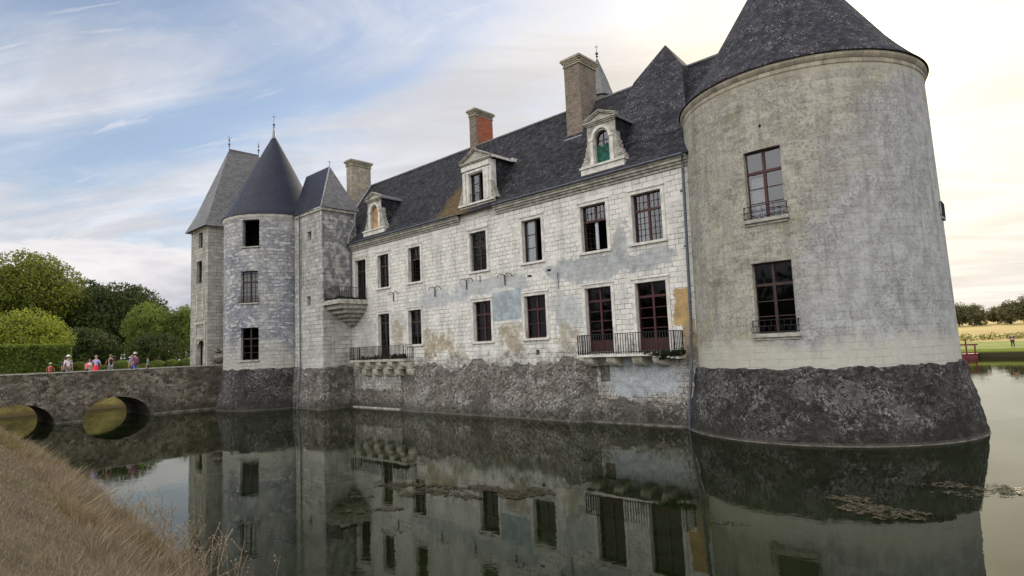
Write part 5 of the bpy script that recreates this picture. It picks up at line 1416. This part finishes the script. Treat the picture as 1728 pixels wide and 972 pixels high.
weed([(-12, 14, 11, 5, .6), (-30, 12, 14, 5, .2)], 'tiny scattered leaves and scum floating over the whole moat', 7, dens=2.2)
weed([(-38.5, 12.5, 4.5, .35, 1.5), (-34, 14.5, 5, .3, .9), (-29, 16.5, 4, .25, .5)], 'thin line of floating weed drifting near the bridge', 6, dens=60)

# ------------------------------------------------------------------ people
SK = simple('skin', (.45, .27, .19), .6, .08, 3.)
def cloth(name, col): return simple(name, col, .9, .12, 4.)
def skinmesh(name, pts, edges, rad, mat, parent, sub=2):
    off = wloc(parent) if parent is not None else Vector((0, 0, 0))
    me = bpy.data.meshes.new(name); me.from_pydata([tuple(Vector(p)-off) for p in pts], edges, []); me.materials.append(mat)
    o = bpy.data.objects.new(name, me); COL.objects.link(o)
    if parent is not None: o.parent = parent
    s = o.modifiers.new('skin', 'SKIN'); s.use_smooth_shade = True
    me.skin_vertices.new() if not me.skin_vertices else None
    for i, r in enumerate(rad): me.skin_vertices[0].data[i].radius = r if isinstance(r, tuple) else (r, r)
    me.skin_vertices[0].data[0].use_root = True
    u = o.modifiers.new('sub', 'SUBSURF'); u.levels = sub; u.render_levels = sub
    return o
def person(loc, rotz, h, top, bottom, label, hair=(.05, .03, .02), hat=None, skirt=False, bag=None, arms=((.28, .02, .80), (-.28, .05, .80)), lean=0., stride=.08, group='people on the bridge'):
    S = h/1.88; r = root('person', loc, label, 'person', group)
    c, s = math.cos(rotz), math.sin(rotz)
    def P(x, y, z): x, y, z = x*S, (y+lean*max(0, z-.9))*S, z*S; return (loc[0]+x*c-y*s, loc[1]+x*s+y*c, loc[2]+z)
    el = lambda a: ((a[0]*.86+.02*(1 if a[0] > 0 else -1)), (a[1])*.4-.03, (a[2]+1.42)/2)
    pts = [P(0, 0, .95), P(0, 0, 1.15), P(0, .0, 1.36), P(0, .01, 1.48), P(0, .02, 1.56), P(0, .03, 1.67),
           P(.18, 0, 1.39), P(*el(arms[0])), P(*arms[0]), P(arms[0][0], arms[0][1]+.03, arms[0][2]-.09),
           P(-.18, 0, 1.39), P(*el(arms[1])), P(*arms[1]), P(arms[1][0], arms[1][1]+.03, arms[1][2]-.09),
           P(.09, 0, .88), P(.10, stride*.5, .48), P(.10, stride, .08), P(.10, stride+.14, .03),
           P(-.09, 0, .88), P(-.10, -stride*.3, .48), P(-.10, -stride, .08), P(-.10, -stride+.14, .03)]
    ed = [(0, 1), (1, 2), (2, 3), (3, 4), (4, 5), (2, 6), (6, 7), (7, 8), (8, 9), (2, 10), (10, 11), (11, 12), (12, 13), (0, 14), (14, 15), (15, 16), (16, 17), (0, 18), (18, 19), (19, 20), (20, 21)]
    rad = [.13, .12, .13, .06, .075, .095, .06, .045, .032, .036, .06, .045, .032, .036, .085, .06, .042, .035, .085, .06, .042, .035]
    skinmesh('body', pts, ed, [q*S for q in rad], SK, r, 1)
    tpts = pts[:3]+[pts[6], pts[7], pts[10], pts[11]]
    skinmesh('shirt', [P(0, 0, .90), pts[1], pts[2], pts[6], pts[7], pts[10], pts[11]], [(0, 1), (1, 2), (2, 3), (3, 4), (2, 5), (5, 6)],
             [(.165*S, .12*S), (.155*S, .115*S), (.165*S, .115*S), .075*S, .062*S, .075*S, .062*S], top, r, 2)
    if skirt:
        b = MB(); ox, oy, oz = P(0, 0, 0); b.lathe(ox, oy, [(.27*S, oz+.42*S), (.22*S, oz+.7*S), (.16*S, oz+.98*S)], 14); b.build('skirt', bottom, r, smooth=True)
    else:
        skinmesh('trousers', [pts[0], pts[14], pts[15], P(.10, stride, .12), pts[18], pts[19], P(-.10, -stride, .12)], [(0, 1), (1, 2), (2, 3), (0, 4), (4, 5), (5, 6)], [q*S for q in (.15, .105, .08, .07, .105, .08, .07)], bottom, r, 1)
    hx, hy, hz = P(0, .02, 1.69); b = MB()
    b.lathe(hx, hy, [(.105*S, hz-.06*S), (.118*S, hz), (.10*S, hz+.06*S), (.05*S, hz+.10*S), (.005, hz+.11*S)], 12)
    b.build('hair', cloth('hair', hair), r, smooth=True)
    if hat:
        b = MB(); b.lathe(hx, hy, [(.20*S, hz+.02*S), (.19*S, hz+.035*S), (.12*S, hz+.05*S), (.11*S, hz+.13*S), (.05*S, hz+.16*S), (.003, hz+.165*S)], 14); b.build('hat', cloth('hat', hat), r, smooth=True)
    if bag:
        b = MB(); q = P(.0, -.2, 1.05); rr = .17*S; b.lathe(q[0], q[1], [(.02, q[2]-.25*S), (rr, q[2]-.2*S), (rr*1.1, q[2]), (rr*.9, q[2]+.22*S), (.02, q[2]+.27*S)], 10); b.build('backpack', cloth('bag', bag), r, smooth=True)
    return r
DZ = 2.56
def onbridge(u, Xp, zoff=0): p = at(u, 620, Xp); return (Xp, p.y, DZ+zoff)
C1 = cloth
person(onbridge(85, -46.4), 1.2, 1.13, C1('red_shirt', (.42, .035, .03)), C1('red_bottom', (.36, .03, .03)), 'child in red with a pale straw hat by the parapet', hat=(.45, .40, .26), skirt=True, arms=((.33, .1, 1.0), (-.33, .1, 1.0)))
person(onbridge(115, -48.0), -1.4, 1.62, C1('pale_shirt', (.62, .62, .70)), C1('grey_trousers', (.18, .18, .17)), 'person in a loose white shirt and white cap before the hedge', hat=(.7, .7, .68))
person(onbridge(109.5, -49.0), -1.0, 1.5, C1('navy_shirt', (.03, .03, .09)), C1('dark_trousers', (.03, .03, .04)), 'person in dark blue half hidden behind the white shirt', hair=(.05, .04, .03))
person(onbridge(146.5, -48.0), .4, 1.20, C1('coral_shirt', (.70, .14, .14)), C1('coral_shorts', (.10, .04, .05)), 'child in a coral red top', hair=(.06, .03, .02), arms=((.36, .15, .85), (-.3, .1, .8)))
person(onbridge(151, -48.6), .3, 1.32, C1('pinkwhite_shirt', (.75, .55, .66)), C1('white_skirt', (.62, .55, .60)), 'child in a pink and white dress beside the coral top', hair=(.20, .13, .07), skirt=True)
person(onbridge(162, -47.0), 1.0, 1.55, C1('lilac_shirt', (.34, .36, .62)), C1('crimson_skirt', (.70, .03, .09)), 'person in a lilac top and wide crimson skirt', hair=(.35, .27, .18), skirt=True, arms=((.3, .1, .95), (-.32, .12, .95)))
person(onbridge(186.5, -47.0), 1.6, 1.60, C1('black_tshirt', (.012, .012, .014)), C1('grey_jeans', (.22, .22, .27)), 'person in a black t-shirt and grey jeans', hair=(.16, .12, .07), arms=((.26, .24, 1.12), (-.26, .24, 1.12)))
person(onbridge(228, -47.2), 1.9, 1.66, C1('plaid_shirt', (.22, .09, .16)), C1('blue_jeans', (.13, .17, .42)), 'person in a purple checked shirt, blue jeans and pale sun hat', hat=(.50, .46, .42), bag=(.10, .04, .06))
person(onbridge(223, -48.6), 1.9, 1.52, C1('grey_lilac', (.30, .28, .38)), C1('dark_jeans', (.05, .05, .10)), 'person in grey standing just behind the purple checked shirt', hair=(.3, .25, .2))
person(onbridge(249.5, -48.0), 2.6, 1.34, C1('teal_shirt', (.09, .22, .24)), C1('dark_trouser', (.03, .05, .06)), 'small person in a teal top nearest the gate tower', hair=(.03, .02, .02))
p = at(1712, 590, -5.4*90/90); 
person((-5.55, 90.2, height(-5.55, 90.2)), 2.8, 1.78, C1('navy_coat', (.03, .035, .05)), C1('navy_trousers', (.04, .04, .05)), 'lone person in dark clothes walking on the far bank at right', hair=(.30, .26, .2), group='person on the far bank', arms=((.24, .05, .82), (-.24, .05, .82)))

# dark red timber landing stage on the far bank
j = root('landing_stage', (-9.6, 87.4, 0), 'dark red timber landing stage with handrail on the far bank beside the tower', 'landing stage')
RT = simple('dark_red_timber', (.13, .02, .03), .7, .25, 5.)
b = MB()
for k in range(9): b.box(-11.6+k*.34, -11.6+k*.34+.31, 86.2, 88.6, .42, .50)
b.build('deck', RT, j)
for x in (-11.5, -10.2, -9.55, -8.75):
    b = MB(); b.box(x, x+.14, 86.2, 86.34, -1.2, 1.62 if x != -9.55 else 2.25); b.build('post', RT, j)
b = MB(); b.box(-11.5, -8.4, 86.16, 86.2, 1.45, 1.62); b.box(-11.5, -8.6, 86.16, 86.2, .55, .66); b.build('handrail', RT, j)
b = MB(); b.box(-11.7, -8.5, 86.25, 86.3, -.2, .42); b.build('fascia', RT, j)
